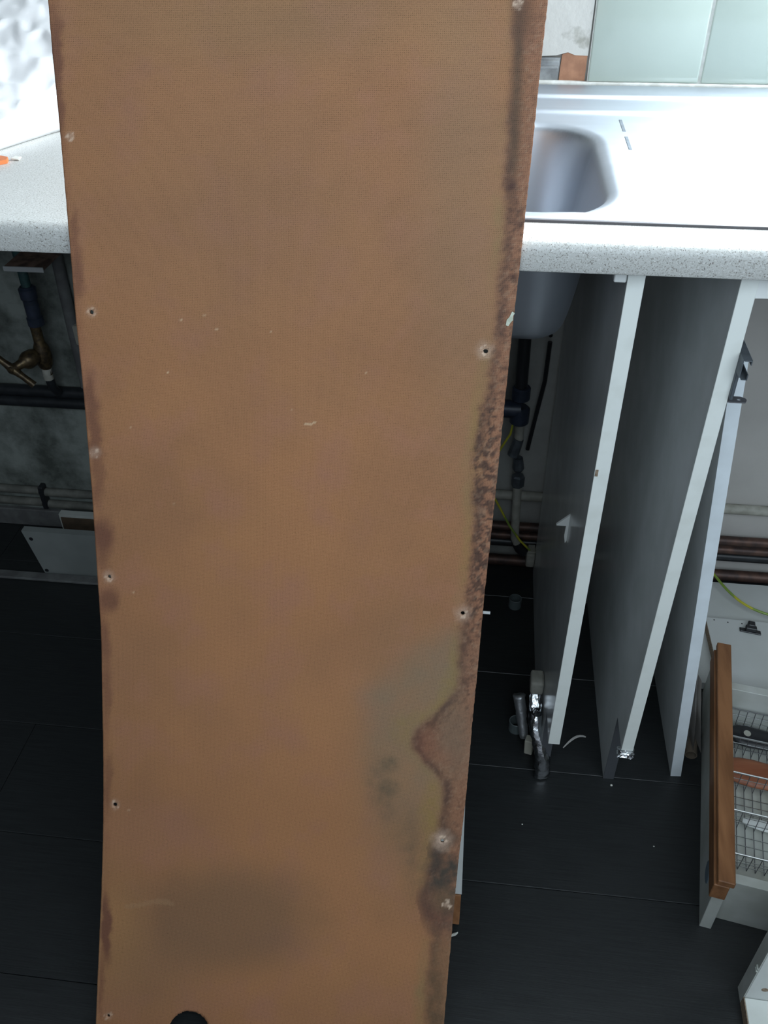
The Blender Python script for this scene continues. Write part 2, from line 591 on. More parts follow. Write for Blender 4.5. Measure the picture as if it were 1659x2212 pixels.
def worktop_section(bm, x0, x1, y0, y1, front):
    prof = []
    if front:
        R = 0.011
        for k in range(7):
            t = k / 6 * math.pi / 2
            prof.append((y0 + R - R * math.cos(t), WT - R + R * math.sin(t)))
        prof = [(y0 + 0.004, WB), (y0 + 0.001, WB + 0.0015), (y0, WB + 0.004)] + prof
    else:
        prof = [(y0, WB), (y0, WT)]
    prof += [(y1, WT), (y1, WB)]
    add_prism(bm, [(y, z) for y, z in prof], (x0, 0, 0), (0, 1, 0), (0, 0, 1), (x1 - x0, 0, 0))


SX0, SX1 = -0.40, 0.58
bm = new_bm()
worktop_section(bm, -1.2, SX0 + 0.02, WF, -0.001, True)
worktop_section(bm, SX1 - 0.02, 1.9, WF, -0.001, True)
worktop_section(bm, SX0 + 0.02, SX1 - 0.02, WF, -0.535, True)
worktop_section(bm, SX0 + 0.02, SX1 - 0.02, -0.035, -0.001, False)
wt = obj('worktop', bm, MAT['worktop'], smooth=True)
tag(wt, 'long speckled off-white kitchen worktop with rounded front edge holding the steel sink', 'worktop')


# ------------------------------------------------------------------ sink
def sstep(a, b, x):
    t = min(max((x - a) / (b - a), 0), 1)
    return t * t * (3 - 2 * t)


def rrect(x, y, x0, x1, y0, y1, r):
    cx, cy_ = (x0 + x1) / 2, (y0 + y1) / 2
    dx, dy = abs(x - cx) - (x1 - x0) / 2 + r, abs(y - cy_) - (y1 - y0) / 2 + r
    return math.hypot(max(dx, 0), max(dy, 0)) + min(max(dx, dy), 0) - r


sink = thing('kitchen_sink', 'stainless steel inset sink and drainer set in the worktop behind the brown sheet', 'sink', (0.09, -0.285, WT))
y_b, y_f = -0.018, -0.553
NX, NY = 330, 190
vs, fs = [], []
for j in range(NY + 1):
    y = y_f + (y_b - y_f) * j / NY
    for i in range(NX + 1):
        x = SX0 + (SX1 - SX0) * i / NX
        z = 0.9062
        # stepped back ledge
        z -= 0.0045 * (1 - sstep(-0.088, -0.080, y))
        # sunken field of the drainer and the bowl
        z -= 0.004 * sstep(0.0, 0.012, -rrect(x, y, SX0 + 0.025, SX1 - 0.025, y_f + 0.022, -0.142, 0.03))
        # bowl
        d = -rrect(x, y, -0.262, 0.121, -0.523, -0.200, 0.075)
        z -= 0.006 * sstep(-0.012, 0.006, d)
        z -= 0.148 * sstep(0.0, 0.034, d) ** 0.9
        z -= 0.004 * sstep(0.03, 0.16, d)
        # row of slots where the drainer meets the bowl
        for yy in (-0.125, -0.200, -0.2765):
            pass
        # drainer ribs
        if 0.2 < x < 0.53 and -0.49 < y < -0.19:
            z += 0.0014 * max(0, math.sin((y + 0.19) / 0.03 * math.pi)) * sstep(0.2, 0.23, x) * (1 - sstep(0.5, 0.53, x))
        if d > 0.05:
            r = math.hypot(x + 0.07, y + 0.36)
            z -= 0.004 * (1 - sstep(0.036, 0.042, r))
        # rolled down outer edge
        e = min(x - SX0, SX1 - x, y - y_f, y_b - y)
        z -= 0.0058 * (1 - sstep(0.0, 0.007, e))
        vs.append((x, y, z))
for j in range(NY):
    for i in range(NX):
        a = j * (NX + 1) + i
        fs.append((a, a + 1, a + NX + 2, a + NX + 1))
me = bpy.data.meshes.new('basin')
off = LOC[sink.name]
me.from_pydata([(x - off.x, y - off.y, z - off.z) for x, y, z in vs], [], fs)
me.update()
for p in me.polygons:
    p.use_smooth = True
me.materials.append(MAT['steel'])
basin = bpy.data.objects.new('basin', me)
col.objects.link(basin)
basin.parent = sink
LOC['basin'] = off.copy()
sol = basin.modifiers.new('sheet', 'SOLIDIFY')
sol.thickness = 0.0009
sol.offset = -1
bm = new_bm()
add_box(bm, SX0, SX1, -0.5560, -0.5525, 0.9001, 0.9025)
obj('rim_seal', bm, MAT['seal'], sink)  # dark strip stands for the shadow under the sink's front rim
for yy in (-0.200, -0.2765):
    bm = new_bm()
    add_box(bm, 0.1560, 0.1605, yy - 0.027, yy + 0.027, 0.8968, 0.8982, 0.0006, 1)
    obj('overflow_slot', bm, MAT['dark_steel'], sink)
bm = new_bm()
add_lathe(bm, [(0.034, 0.0), (0.036, 0.002), (0.030, 0.003), (0.012, 0.0005)], (-0.07, -0.36, 0.7365), n=28)
obj('drain', bm, MAT['chrome'], sink, smooth=True)

# ------------------------------------------------------------------ the hardboard sheet
SW = 0.432
PROF = [(0.0358, -0.5575, 1.0860), (0.0344, -0.5705, 1.0387), (0.0333, -0.5838, 0.9891), (0.0319, -0.5981, 0.9364),
        (0.0303, -0.6139, 0.8808), (0.0281, -0.6302, 0.8216), (0.0266, -0.6454, 0.7578), (0.0250, -0.6643, 0.6914),
        (0.0231, -0.6850, 0.6215), (0.0208, -0.7083, 0.5481), (0.0195, -0.7350, 0.4726), (0.0176, -0.7680, 0.3990),
        (0.0163, -0.8035, 0.3240), (0.0129, -0.8399, 0.2445), (0.0109, -0.8820, 0.1706), (0.0093, -0.9272, 0.0996)]
PYR = [143.333 * i for i in range(16)]
# the sheet goes on above the frame and down to the floor
PROF = [(0.0395, -0.5240, 1.2300), (0.0376, -0.5408, 1.1560)] + PROF + [(0.0085, -0.9610, 0.0480), (0.0080, -0.9925, 0.0006)]
PYR = [-430.0, -205.0] + PYR + [2256.0, 2360.0]
ROWS_L = [(0, 101), (100, 110), (245, 124), (350, 134), (530, 149), (560, 152), (690, 162), (790, 174), (900, 183), (970, 190), (1090, 199), (1190, 206), (1260, 210.5), (1365, 217.5), (1560, 221), (1700, 223), (1815, 222), (1960, 217.6), (2115, 210), (2212, 206.6), (2360, 200)]
ROWS_R = [(0, 1181), (130, 1167), (262, 1154), (395, 1140), (515, 1127), (585, 1120), (670, 1110.5), (770, 1098), (890, 1087), (987, 1077), (1110, 1064.6), (1220, 1052), (1330, 1041), (1390, 1036.5), (1500, 1025), (1600, 1016), (1670, 1009.5), (1745, 1003.5), (1805, 995.6), (1875, 988), (1965, 980), (2070, 970), (2165, 962), (2212, 958), (2360, 948)]


def lerp_tab(tab, x):
    if x <= tab[0][0]:
        a, b = tab[0], tab[1]
    elif x >= tab[-1][0]:
        a, b = tab[-2], tab[-1]
    else:
        for a, b in zip(tab[:-1], tab[1:]):
            if a[0] <= x <= b[0]:
                break
    t = (x - a[0]) / (b[0] - a[0])
    return a[1] + (b[1] - a[1]) * t


def catmull(vals, keys, k):
    i = 0
    while i < len(keys) - 2 and k > keys[i + 1]:
        i += 1
    t = (k - keys[i]) / (keys[i + 1] - keys[i])
    p1, p2 = Vector(vals[i]), Vector(vals[i + 1])
    p0 = Vector(vals[i - 1]) if i > 0 else p1 - (p2 - p1)
    p3 = Vector(vals[i + 2]) if i + 2 < len(vals) else p2 + (p2 - p1)
    m1, m2 = (p2 - p0) * 0.5, (p3 - p1) * 0.5
    t2, t3 = t * t, t * t * t
    return (2 * t3 - 3 * t2 + 1) * p1 + (t3 - 2 * t2 + t) * m1 + (-2 * t3 + 3 * t2) * p2 + (t3 - t2) * m2


STAIN_R = [(-430, 1120), (0, 1112), (150, 1106), (300, 1096), (400, 1088), (500, 1090), (600, 1078), (700, 1072), (850, 1050), (950, 1027), (1000, 1020), (1100, 1023), (1200, 1018), (1250, 1011), (1300, 1006), (1400, 992), (1480, 986), (1520, 962), (1556, 925), (1580, 902), (1620, 898), (1655, 925), (1690, 952), (1720, 958), (1760, 954), (1800, 944), (1850, 934), (1900, 918), (1950, 912), (1990, 925), (2030, 935), (2100, 925), (2200, 922), (2360, 915)]


def nz(x, y, s, k=0):
    return noise.noise(Vector((x * s, y * s, k * 7.31)))


def fb(x, y, s, k=0):
    return noise.fractal(Vector((x * s, y * s, k * 5.17)), 0.8, 2.0, 4)


def mixc(c, d, f):
    f = min(max(f, 0.0), 1.0)
    return (c[0] + (d[0] - c[0]) * f, c[1] + (d[1] - c[1]) * f, c[2] + (d[2] - c[2]) * f)


def blob(x, y, cx, cy_, rx, ry, soft=0.5):
    d = math.hypot((x - cx) / rx, (y - cy_) / ry)
    return 1 - sstep(1 - soft, 1 + soft, d)


HALO = [(198, 682, 15, 0.35), (1047, 758, 24, 0.55), (1050, 762, 13, 0.4), (237, 1250, 17, 0.5), (1000, 1325, 22, 0.6), (249, 1739, 13, 0.5), (956, 1815, 27, 0.72), (953, 1812, 11, 0.8),
        (235, 2196, 10, 0.4), (150, 300, 12, 0.5), (205, 984, 16, 0.5), (965, 1953, 8, 0.7), (1120, 8, 12, 0.6)]
SPECKS = [(365, 374, 3), (398, 697, 4), (450, 686, 3.5), (477, 716, 4), (595, 720, 3), (720, 778, 3), (800, 808, 3), (370, 810, 3.5), (285, 930, 3.5), (380, 1095, 4.5), (280, 1750, 4),
          (290, 1283, 3), (640, 890, 3), (1080, 742, 3), (910, 470, 2), (152, 1690, 2)]
LBLOT = [(118, 140, 16, 120, .55), (128, 250, 12, 60, .4), (160, 500, 10, 40, .35), (168, 600, 14, 60, .45), (192, 860, 16, 50, .5), (205, 940, 16, 60, .5), (214, 1040, 14, 60, .35), (222, 1165, 22, 36, .6), (224, 1215, 16, 20, .3), (236, 1300, 20, 24, .5), (228, 1390, 10, 40, .4), (231, 1500, 10, 60, .35), (232, 1690, 9, 60, .3), (231, 2010, 11, 60, .7), (226, 1975, 8, 40, .5), (218, 2130, 6, 60, .3)]


def stain_color(x, y):
    """colour of the old sheet itself: damp marks, mould, rust and chalky halos"""
    base = (0.318, 0.176, 0.096)
    c = mixc(base, (0.268, 0.152, 0.088), 0.5 + 1.1 * fb(x, y, 0.0024, 1))
    c = mixc(c, (0.335, 0.19, 0.098), 0.45 * max(0, fb(x, y, 0.006, 2)))
    c = mixc(c, (0.30, 0.165, 0.115), 0.8 * max(0, fb(x, y, 0.009, 12)))
    xl, xr = lerp_tab(ROWS_L, y), lerp_tab(ROWS_R, y)
    xb = lerp_tab(STAIN_R, y) + 7 * fb(x, y, 0.03, 3)
    # broad greyer and darker bands
    c = mixc(c, (0.23, 0.165, 0.112), 0.55 * blob(x, y, 1010, 420, 90, 520, 0.8))
    c = mixc(c, (0.215, 0.135, 0.085), 0.38 * blob(x, y, 420, 300, 260, 330, 0.8))
    c = mixc(c, (0.225, 0.14, 0.088), 0.34 * blob(x, y, 700, 560, 320, 280, 0.8))
    c = mixc(c, (0.20, 0.155, 0.095), 0.35 * blob(x, y, 620, 20, 420, 110, 0.8))
    # large faded grey corner of damp, sharp towards upper left
    u = (x - 768) * 0.66 - (1500 - y) * 0.75
    g = sstep(-25, 95, x - 768 - max(0, (1500 - y)) * 1.12 - max(0, y - 1500) * 0.10 + 10 * fb(x, y, 0.02, 4)) * sstep(1290, 1420, y) * (1 - sstep(1600, 1900, y))
    c = mixc(c, (0.195, 0.165, 0.128), 0.95 * g * (0.8 + 0.4 * fb(x, y, 0.012, 5)))
    c = mixc(c, (0.225, 0.165, 0.11), 0.45 * blob(x, y, 890, 1650, 110, 260, 0.7))
    for bx, by, rx, ry, f in ((846, 1652, 18, 16, .6), (846, 1704, 20, 16, .65), (822, 1690, 26, 50, .35), (838, 1745, 16, 26, .35), (880, 1800, 40, 60, .25), (900, 1860, 26, 70, .3)):
        c = mixc(c, (0.105, 0.095, 0.072), f * blob(x, y, bx, by, rx, ry, 0.7) * (0.8 + 0.6 * fb(x, y, 0.05, 6)))
    # wide dark patch low on the sheet
    pz = blob(x + 30 * fb(x, y, 0.01, 7), y, 500, 1985, 190, 110, 0.5)
    c = mixc(c, (0.178, 0.118, 0.078), 0.72 * pz)
    c = mixc(c, (0.19, 0.13, 0.088), 0.4 * blob(x, y, 330, 2100, 110, 90, 0.8))
    c = mixc(c, (0.26, 0.15, 0.115), 0.35 * blob(x, y, 330, 1790, 120, 60, 0.8))
    c = mixc(c, (0.31, 0.205, 0.10), 0.35 * blob(x, y, 250, 2010, 60, 120, 0.8))
    # greenish then yellow fringe left of the damp edge
    d = x - xb
    fr = math.exp(-((d + 10) / 13) ** 2)
    c = mixc(c, (0.215, 0.175, 0.092), fr * (0.22 + 0.5 * fb(x, y, 0.008, 8)) * (1 if y > 420 else 0.5))
    for bx, by, rx, ry, f in ((1032, 950, 13, 110, .75), (1012, 1180, 10, 60, .6), (1002, 1235, 10, 40, .4), (972, 1500, 22, 40, .75), (958, 1525, 24, 14, .7), (905, 1555, 40, 18, .55), (870, 1580, 20, 26, .45), (938, 1742, 18, 60, .75), (925, 1770, 18, 40, .6), (922, 1880, 14, 60, .4), (985, 1425, 10, 60, .45)):
        c = mixc(c, (0.235, 0.185, 0.075), 0.6 * f * blob(x, y, bx, by, rx, ry, 0.7) * (0.85 + 0.8 * fb(x, y, 0.06, 9)))
    # damp band
    if d > -12:
        inb = sstep(-10, 14, d)
        c = mixc(c, (0.205, 0.115, 0.082), 0.62 * inb)
        ln = math.exp(-((d - 11) / 11) ** 2)
        c = mixc(c, (0.072, 0.046, 0.042), ln * (0.50 + 0.35 * sstep(1480, 1530, y) * (1 - sstep(1790, 1820, y)) + 0.6 * fb(x, y, 0.014, 10)))
        e = xr - x
        c = mixc(c, (0.25, 0.14, 0.098), 0.5 * inb * (1 - sstep(10, 34, e)))
        # mould
        mv = 0.30 * (y < 420) + 0.62 * sstep(380, 480, y) * (1 - sstep(1540, 1600, y)) + 0.40 * sstep(1540, 1600, y)
        mv += 0.5 * blob(x, y, 1045, 1060, 34, 190, 0.6) + 0.35 * blob(x, y, 1030, 1280, 26, 80, 0.6)
        s1 = sstep(0.08, 0.34, fb(x, y, 0.075, 11) + 0.22 * (mv - 0.5))
        s2 = sstep(0.18, 0.38, fb(x, y, 0.16, 13) + 0.12 * (mv - 0.5))
        c = mixc(c, (0.065, 0.042, 0.036), mv * inb * (0.75 * s1 + 0.5 * s2))
        sp_ = sstep(0.32, 0.45, fb(x, y, 0.12, 14))
        c = mixc(c, (0.34, 0.27, 0.21), 0.22 * sp_ * inb)
        # black mottling low down
        lo = blob(x, y, 966, 1910, 46, 96, 0.7)
        c = mixc(c, (0.062, 0.058, 0.054), lo * (0.75 + 0.8 * fb(x, y, 0.03, 15)))
        c = mixc(c, (0.10, 0.055, 0.05), 0.6 * blob(x, y, 940, 1960, 40, 34, 0.8))
        c = mixc(c, (0.165, 0.125, 0.08), 0.5 * blob(x, y, 958, 1945, 26, 26, 0.7))
        c = mixc(c, (0.19, 0.095, 0.068), 0.6 * blob(x, y, 926, 1605, 24, 36, 0.8))
        c = mixc(c, (0.25, 0.125, 0.085), 0.5 * blob(x, y, 966, 1635, 20, 18, 0.8))
        c = mixc(c, (0.175, 0.130, 0.10), 0.7 * blob(x, y, 985, 1590, 30, 80, 0.7))
        c = mixc(c, (0.20, 0.13, 0.078), 0.6 * sstep(1990, 2060, y) * inb)
        c = mixc(c, (0.082, 0.066, 0.046), 0.65 * blob(x, y, 941, 2175, 18, 90, 0.7) * (0.8 + fb(x, y, 0.04, 16)))
    # dark streak near the top right
    st = math.exp(-((x - (1124 - 0.04 * y)) / 13) ** 2) * (1 - sstep(300, 480, y))
    c = mixc(c, (0.085, 0.062, 0.045), 0.75 * st)
    c = mixc(c, (0.10, 0.06, 0.045), 0.6 * blob(x, y, 1130, 30, 22, 50, 0.7))
    for bx, by, rx, ry, f in ((1101, 400, 12, 16, .9), (1106, 440, 14, 40, .4), (1112, 600, 14, 10, .7), (1118, 470, 10, 30, .4)):
        c = mixc(c, (0.07, 0.04, 0.035), f * blob(x, y, bx, by, rx, ry, 0.6) * (0.9 + fb(x, y, 0.08, 17)))
    # left margin
    el = x - xl
    if el < 60:
        c = mixc(c, (0.225, 0.118, 0.072), 0.5 * (1 - sstep(6, 22, el)) * (0.7 + fb(x, y, 0.02, 18)))
        for bx, by, rx, ry, f in LBLOT:
            if abs(y - by) < 2.2 * ry:
                c = mixc(c, (0.150, 0.078, 0.056), 1.7 * f * blob(x + 8 * fb(x, y, 0.03, 19), y, bx, by, rx, ry, 0.6))
        c = mixc(c, (0.34, 0.22, 0.13), 0.45 * (1 - sstep(2, 5, el)) * sstep(1700, 2000, y))
    for hx, hy, r, f in HALO:
        if abs(x - hx) < 3 * r and abs(y - hy) < 3 * r:
            dd = math.hypot(x - hx, y - hy) / r
            c = mixc(c, (0.43, 0.36, 0.32), f * (1 - sstep(0.1, 1.2, dd + 0.25 * fb(x, y, 0.1, 20))))
            if 0.25 * r < dd * r < 11:
                c = mixc(c, (0.72, 0.66, 0.60), 0.8 * f * sstep(0.0, 0.2, fb(x, y, 0.11, 21)))
    for sx_, sy_, r in SPECKS:
        if abs(x - sx_) < 8 and abs(y - sy_) < 8:
            c = mixc(c, (0.55, 0.48, 0.36), 0.85 * (1 - sstep(0.2, 0.85, math.hypot(x - sx_, (y - sy_) * 1.4) / r)))
    # scratches
    if 665 < x < 690 and abs(y - (921 - (x - 668) * 0.18)) < 2.2:
        c = mixc(c, (0.55, 0.47, 0.35), 0.7)
    if 270 < x < 380 and abs(y - (1952 + 5 * math.sin(x * 0.05))) < 5:
        c = mixc(c, (0.33, 0.235, 0.15), 0.3)
    return (c[0] * 1.16, c[1] * 0.98, c[2] * 0.82)


HOLES = [(198, 682, 5.0), (1049, 760, 5.0), (237, 1250, 4.0), (1000, 1325, 4.5), (249, 1739, 4.6), (956, 1816, 4.0), (235, 2196, 3.6), (413, 2230, 44)]

# rows and columns, denser than the mould speckle
NR, NCOL = 660, 250
sv, srow = [], []
grid_uv, gcol, gpx = [], [], []
length = 0
prev = None
random.seed(11)
for r in range(NR + 1):
    yr = PYR[0] + (PYR[-1] - PYR[0]) * r / NR
    P = catmull(PROF, PYR, yr)
    if prev is not None:
        length += (P - prev).length
    prev = P
    # direction along the sheet for the small rag of its edges
    xrp = lerp_tab(ROWS_R, yr)
    for k in range(NCOL + 1):
        t = k / NCOL
        dx = 0
        if k == NCOL:
            dx = 0.0003 * fb(yr, 0, 0.05, 30) + 0.0003 * nz(yr, 0, 0.23, 31) - 0.0016 * max(0, nz(yr, 3, 0.07, 36) - 0.45)
        if k == 0:
            dx = 0.0002 * fb(yr, 9, 0.06, 32)
        # stains are laid out on the sheet by its own two edges
        yl = yr - 9 - (yr - 0) * 0.0377 if yr > 0 else yr - 9
        py = yl + (yr - yl) * t
        px = lerp_tab(ROWS_L, yl) + (xrp - lerp_tab(ROWS_L, yl)) * t
        warp = 0.0006 * fb(px, py, 0.004, 33)
        sv.append((P.x - SW * (1 - t) + dx, P.y - warp, P.z))
        grid_uv.append((t * SW, length))
        gpx.append((px, py))
W1 = NCOL + 1
dead = set()
snap = {}
faces = []
for r in range(NR):
    for k in range(NCOL):
        a = r * W1 + k
        q4 = (a, a + 1, a + W1 + 1, a + W1)
        cx = sum(gpx[i][0] for i in q4) / 4
        cy_ = sum(gpx[i][1] for i in q4) / 4
        hit_ = False
        for hx, hy, hr in HOLES:
            if abs(cx - hx) < hr * 1.2 and abs(cy_ - hy) < hr * 1.2 and math.hypot(cx - hx, cy_ - hy) < hr:
                hit_ = True
                for i in q4:
                    snap.setdefault(i, (hx, hy, hr))
                break
        if not hit_:
            faces.append((q4[3], q4[2], q4[1], q4[0]))
used = {i for f in faces for i in f}
for i, (hx, hy, hr) in snap.items():
    if i in used:
        px, py = gpx[i]
        d = math.hypot(px - hx, py - hy) or 1
        rr = hr * (1 + (0.05 * nz(px, py, 0.3, 35) if hr > 20 else 0.08 * nz(px, py, 0.9, 34)))
        mx_, my_ = (px - hx) * (rr / d - 1), (py - hy) * (rr / d - 1)
        x, y, z = sv[i]
        # one sheet pixel step in metres along and across
        rI, kI = divmod(i, W1)
        sxm = SW / max(lerp_tab(ROWS_R, py) - lerp_tab(ROWS_L, py), 1)
        j = i + W1 if rI < NR else i - W1
        dpy = gpx[j][1] - py
        vec = (Vector(sv[j]) - Vector(sv[i])) / dpy
        sv[i] = (x + mx_ * sxm, y + my_ * vec.y, z + my_ * vec.z)
me = bpy.data.meshes.new('hardboard_sheet')
me.from_pydata(sv, [], faces)
me.update()
ul = me.uv_layers.new(name='UVMap')
uvd = [0.0] * (2 * len(me.loops))
for li, lp in enumerate(me.loops):
    uvd[2 * li], uvd[2 * li + 1] = grid_uv[lp.vertex_index]
ul.data.foreach_set('uv', uvd)
ca = me.color_attributes.new('stain', 'FLOAT_COLOR', 'POINT')
cd = [1.0] * (4 * len(sv))
for i, (px, py) in enumerate(gpx):
    c = stain_color(px, py)
    cd[4 * i], cd[4 * i + 1], cd[4 * i + 2] = [min(max(v, 0.01), 0.9) for v in c]
ca.data.foreach_set('color', cd)
for p in me.polygons:
    p.use_smooth = True
me.materials.append(MAT['hardboard'])
sheet = bpy.data.objects.new('hardboard_sheet', me)
col.objects.link(sheet)
LOC['hardboard_sheet'] = Vector()
tag(sheet, 'tall brown hardboard sheet with mouldy damp stains on its edge leaning against the worktop', 'hardboard sheet')
sol = sheet.modifiers.new('thickness', 'SOLIDIFY')
sol.thickness = 0.0030
sol.offset = -1.0


def on_sheet(px, py):
    """point of the sheet's face for a place given on it"""
    yr = py
    for _ in range(8):
        yl = yr - 9 - yr * 0.0377
        t = (px - lerp_tab(ROWS_L, yl)) / (lerp_tab(ROWS_R, yr) - lerp_tab(ROWS_L, yl))
        yr += py - (yl + (yr - yl) * t)
    P = catmull(PROF, PYR, yr)
    return Vector((P.x - SW * (1 - t), P.y, P.z)), (catmull(PROF, PYR, yr - 8) - catmull(PROF, PYR, yr + 8)).normalized()


# flake of old paint caught on the right edge, and a small nail behind the sheet
P, up = on_sheet(1101, 689)
nrm = Vector((0, -up.z, up.y)).normalized()
bm = new_bm()
add_prism(bm, [(-.0035, -.006), (-.001, -.0068), (.001, -.003), (.0028, -.001), (.0024, .003), (.0038, .0055), (.001, .0068), (-.0008, .002), (-.003, -.001)], P + nrm * 0.0003, Vector((1, 0, 0)), up, nrm * 0.0012)
obj('paint_flake', bm, MAT['paint_flake'], sheet)['label'] = 'pale flake of paint on the edge'
P, up = on_sheet(1040, 1326)
bm = new_bm()
nb = Vector((0, up.z, -up.y)).normalized()
add_tube(bm, [P + nb * 0.0045 + Vector((-0.012, 0, 0)), P + nb * 0.0045 + Vector((0.0088, 0, -0.0002))], 0.00175, 8)
obj('nail', bm, MAT['galv'], sheet, smooth=True)['label'] = 'bright nail shank sticking out past the edge'

# ------------------------------------------------------------------ cupboard side panels under the worktop
PB = -0.045


def side_panel(name, x0, label, edging, top=0.8695, front=-0.585):
    t = thing(name, label, 'side panel', (x0 + 0.008, -0.3, 0))
    bm = new_bm()
    yf = front + 0.0012
    add_prism(bm, [(yf, 0.150), (-0.526, 0.150), (-0.526, 0.0), (PB, 0.0), (PB, top), (yf, top)], (x0, 0, 0), (0, 1, 0), (0, 0, 1), (0.016, 0, 0))
    obj('board', bm, MAT['melamine'], t)
    bm = new_bm()
    add_box(bm, x0 - 0.0002, x0 + 0.0162, front, yf, 0.1498, top, 0.0004, 1)
    obj('edge_strip', bm, edging, t)
    bm = new_bm()
    add_box(bm, x0 - 0.0002, x0 + 0.0162, -0.5272, -0.5261, 0.0, 0.150)
    obj('kick_edge', bm, MAT['kick'], t)['label'] = 'dark recessed kick edge'
    return t


p1 = side_panel('side_panel', 0.134, 'upright white cupboard side panel nearest the brown sheet, foil at its foot', MAT['edging'])
p2 = side_panel('side_panel', 0.2380, 'upright white cupboard side panel with metal tab and runner on its right side', MAT['edging'])

# on the first panel: a pale shelf clip and two plastic blocks
bm = new_bm()
add_prism(bm, [(0.0, 0.0), (0.0, 0.019), (-0.0165, 0.0015), (-0.0165, 0.0), (-0.003, 0.0)], (0.1338, -0.4515, 0.448), (1, 0, 0), (0, 0, 1), (0, 0.0035, 0))
add_prism(bm, [(-0.0035, 0.0), (0.0, 0.0), (0.0, -0.026), (-0.0018, -0.030), (-0.004, -0.018)], (0.1338, -0.4515, 0.448), (1, 0, 0), (0, 0, 1), (0, 0.003, 0))
obj('shelf_clip', bm, MAT['paint_white'], p1)['label'] = 'white plastic shelf clip'
bm = new_bm()
add_box(bm, 0.1125, 0.1335, -0.462, -0.430, 0.108, 0.136, 0.005, 3)
for zz in (0.115, 0.128):
    add_lathe(bm, [(0.0016, 0), (0.0016, 0.0008)], (0.118, -0.4622, zz), (0, -1, 0), 8)
obj('leg_block', bm, MAT['palepipe'], p1, smooth=True)['label'] = 'pale plastic block with two holes'
bm = new_bm()
add_box(bm, 0.1165, 0.1335, -0.062, -0.030, 0.024, 0.058, 0.004, 3)
add_box(bm, 0.119, 0.1335, -0.058, -0.034, 0.058, 0.062, 0.001, 1)
obj('back_block', bm, MAT['palepipe'], p1, smooth=True)['label'] = 'pale plastic block near the wall'
bm = new_bm()
add_box(bm, 0.1215, 0.1335, -0.583, -0.571, 0.8540, 0.8690, 0.001, 1)
obj('corner_block', bm, MAT['paint_white'], p1)['label'] = 'small white plastic corner block'
# chipped edge
bm = new_bm()
add_box(bm, 0.1345, 0.1378, -0.5856, -0.5848, 0.628, 0.637, 0.0003, 1)
obj('edge_chip', bm, MAT['chipboard'], p1)
# on the second panel: drawer runner, tab, corner block with screw
bm = new_bm()
y0, y1 = -0.602, -0.12
add_box(bm, 0.2542, 0.2553, y0 + 0.002, y1, 0.7680, 0.7880)
add_box(bm, 0.2553, 0.2628, y0, y1, 0.7868, 0.7880)
add_box(bm, 0.2618, 0.2628, y0, y1, 0.7830, 0.7868)
add_box(bm, 0.2553, 0.2612, y0 - 0.003, y1, 0.7680, 0.7690)
add_box(bm, 0.2602, 0.2612, y0 - 0.003, y1, 0.7690, 0.7740)
add_box(bm, 0.2542, 0.2578, -0.590, y1, 0.7360, 0.7680, 0.0008, 1)
obj('drawer_runner', bm, MAT['dark_steel'], p2)
bm = new_bm()
poly = [(0.0, 0.006), (0.0165, 0.0058), (0.0215, 0.003), (0.0225, -0.001), (0.020, -0.0055), (0.0, -0.006)]
hole = [(0.0145 + 0.0022 * math.cos(a * math.pi / 6), 0.0022 * math.sin(a * math.pi / 6)) for a in range(12)]
for s_ in (0, 1):
    pass
tabz = 0.7275
outer = [Vector((0.2548 + u, -0.572 + v, tabz)) for u, v in poly]
# ring of faces round the hole: resample the outline in twelve
ring = []
per = []
for i in range(len(outer)):
    a, b_ = outer[i], outer[(i + 1) % len(outer)]
    for t in range(8):
        per.append(a + (b_ - a) * t / 8)
hc = Vector((0.2548 + 0.0145, -0.572, tabz))
for th in range(24):
    dvec = Vector((math.cos(th * math.pi / 12), math.sin(th * math.pi / 12), 0))
    ring.append(max(per, key=lambda p: (p - hc).normalized().dot(dvec)))
inn = [hc + 0.0024 * Vector((math.cos(th * math.pi / 12), 0.8 * math.sin(th * math.pi / 12), 0)) for th in range(24)]
lay = []
for dz in (0, -0.0014):
    lay.append(([bm.verts.new(p + Vector((0, 0, dz))) for p in ring], [bm.verts.new(p + Vector((0, 0, dz))) for p in inn]))
for i in range(24):
    j = (i + 1) % 24
    (o0, i0), (o1, i1) = lay
    for f in ((o0[i], o0[j], i0[j], i0[i]), (o1[j], o1[i], i1[i], i1[j]), (o0[j], o0[i], o1[i], o1[j]), (i0[i], i0[j], i1[j], i1[i])):
        try:
            bm.faces.new(f)
        except ValueError:
            pass
obj('metal_tab', bm, MAT['zinc'], p2)
bm = new_bm()
poly = [(0.0, 0.869), (0.032, 0.869), (0.0315, 0.852), (0.027, 0.8465), (0.018, 0.8445), (0.0, 0.8440)]
add_prism(bm, poly, (0.2545, -0.5835, 0), (1, 0, 0), (0, 0, 1), (0, 0.016, 0))
cb = obj('corner_block', bm, MAT['paint_white'], p2)
cb['label'] = 'white plastic corner block'
bm = new_bm()
add_lathe(bm, [(0.0058, 0.0), (0.0055, 0.0014), (0.002, 0.0022)], (0.2715, -0.5835, 0.8585), (0, -1, 0), 18)
nf = len(bm.faces)
add_box(bm, 0.2715 - 0.0033, 0.2715 + 0.0033, -0.5862, -0.5845, 0.8577, 0.8593)
add_box(bm, 0.2715 - 0.0008, 0.2715 + 0.0008, -0.5862, -0.5845, 0.8552, 0.8618)
bm.faces.ensure_lookup_table()
for f in bm.faces[nf:]:
    f.material_index = 1
scr = obj('screw', bm, MAT['galv'], cb)
scr.data.materials.append(MAT['dark_steel'])
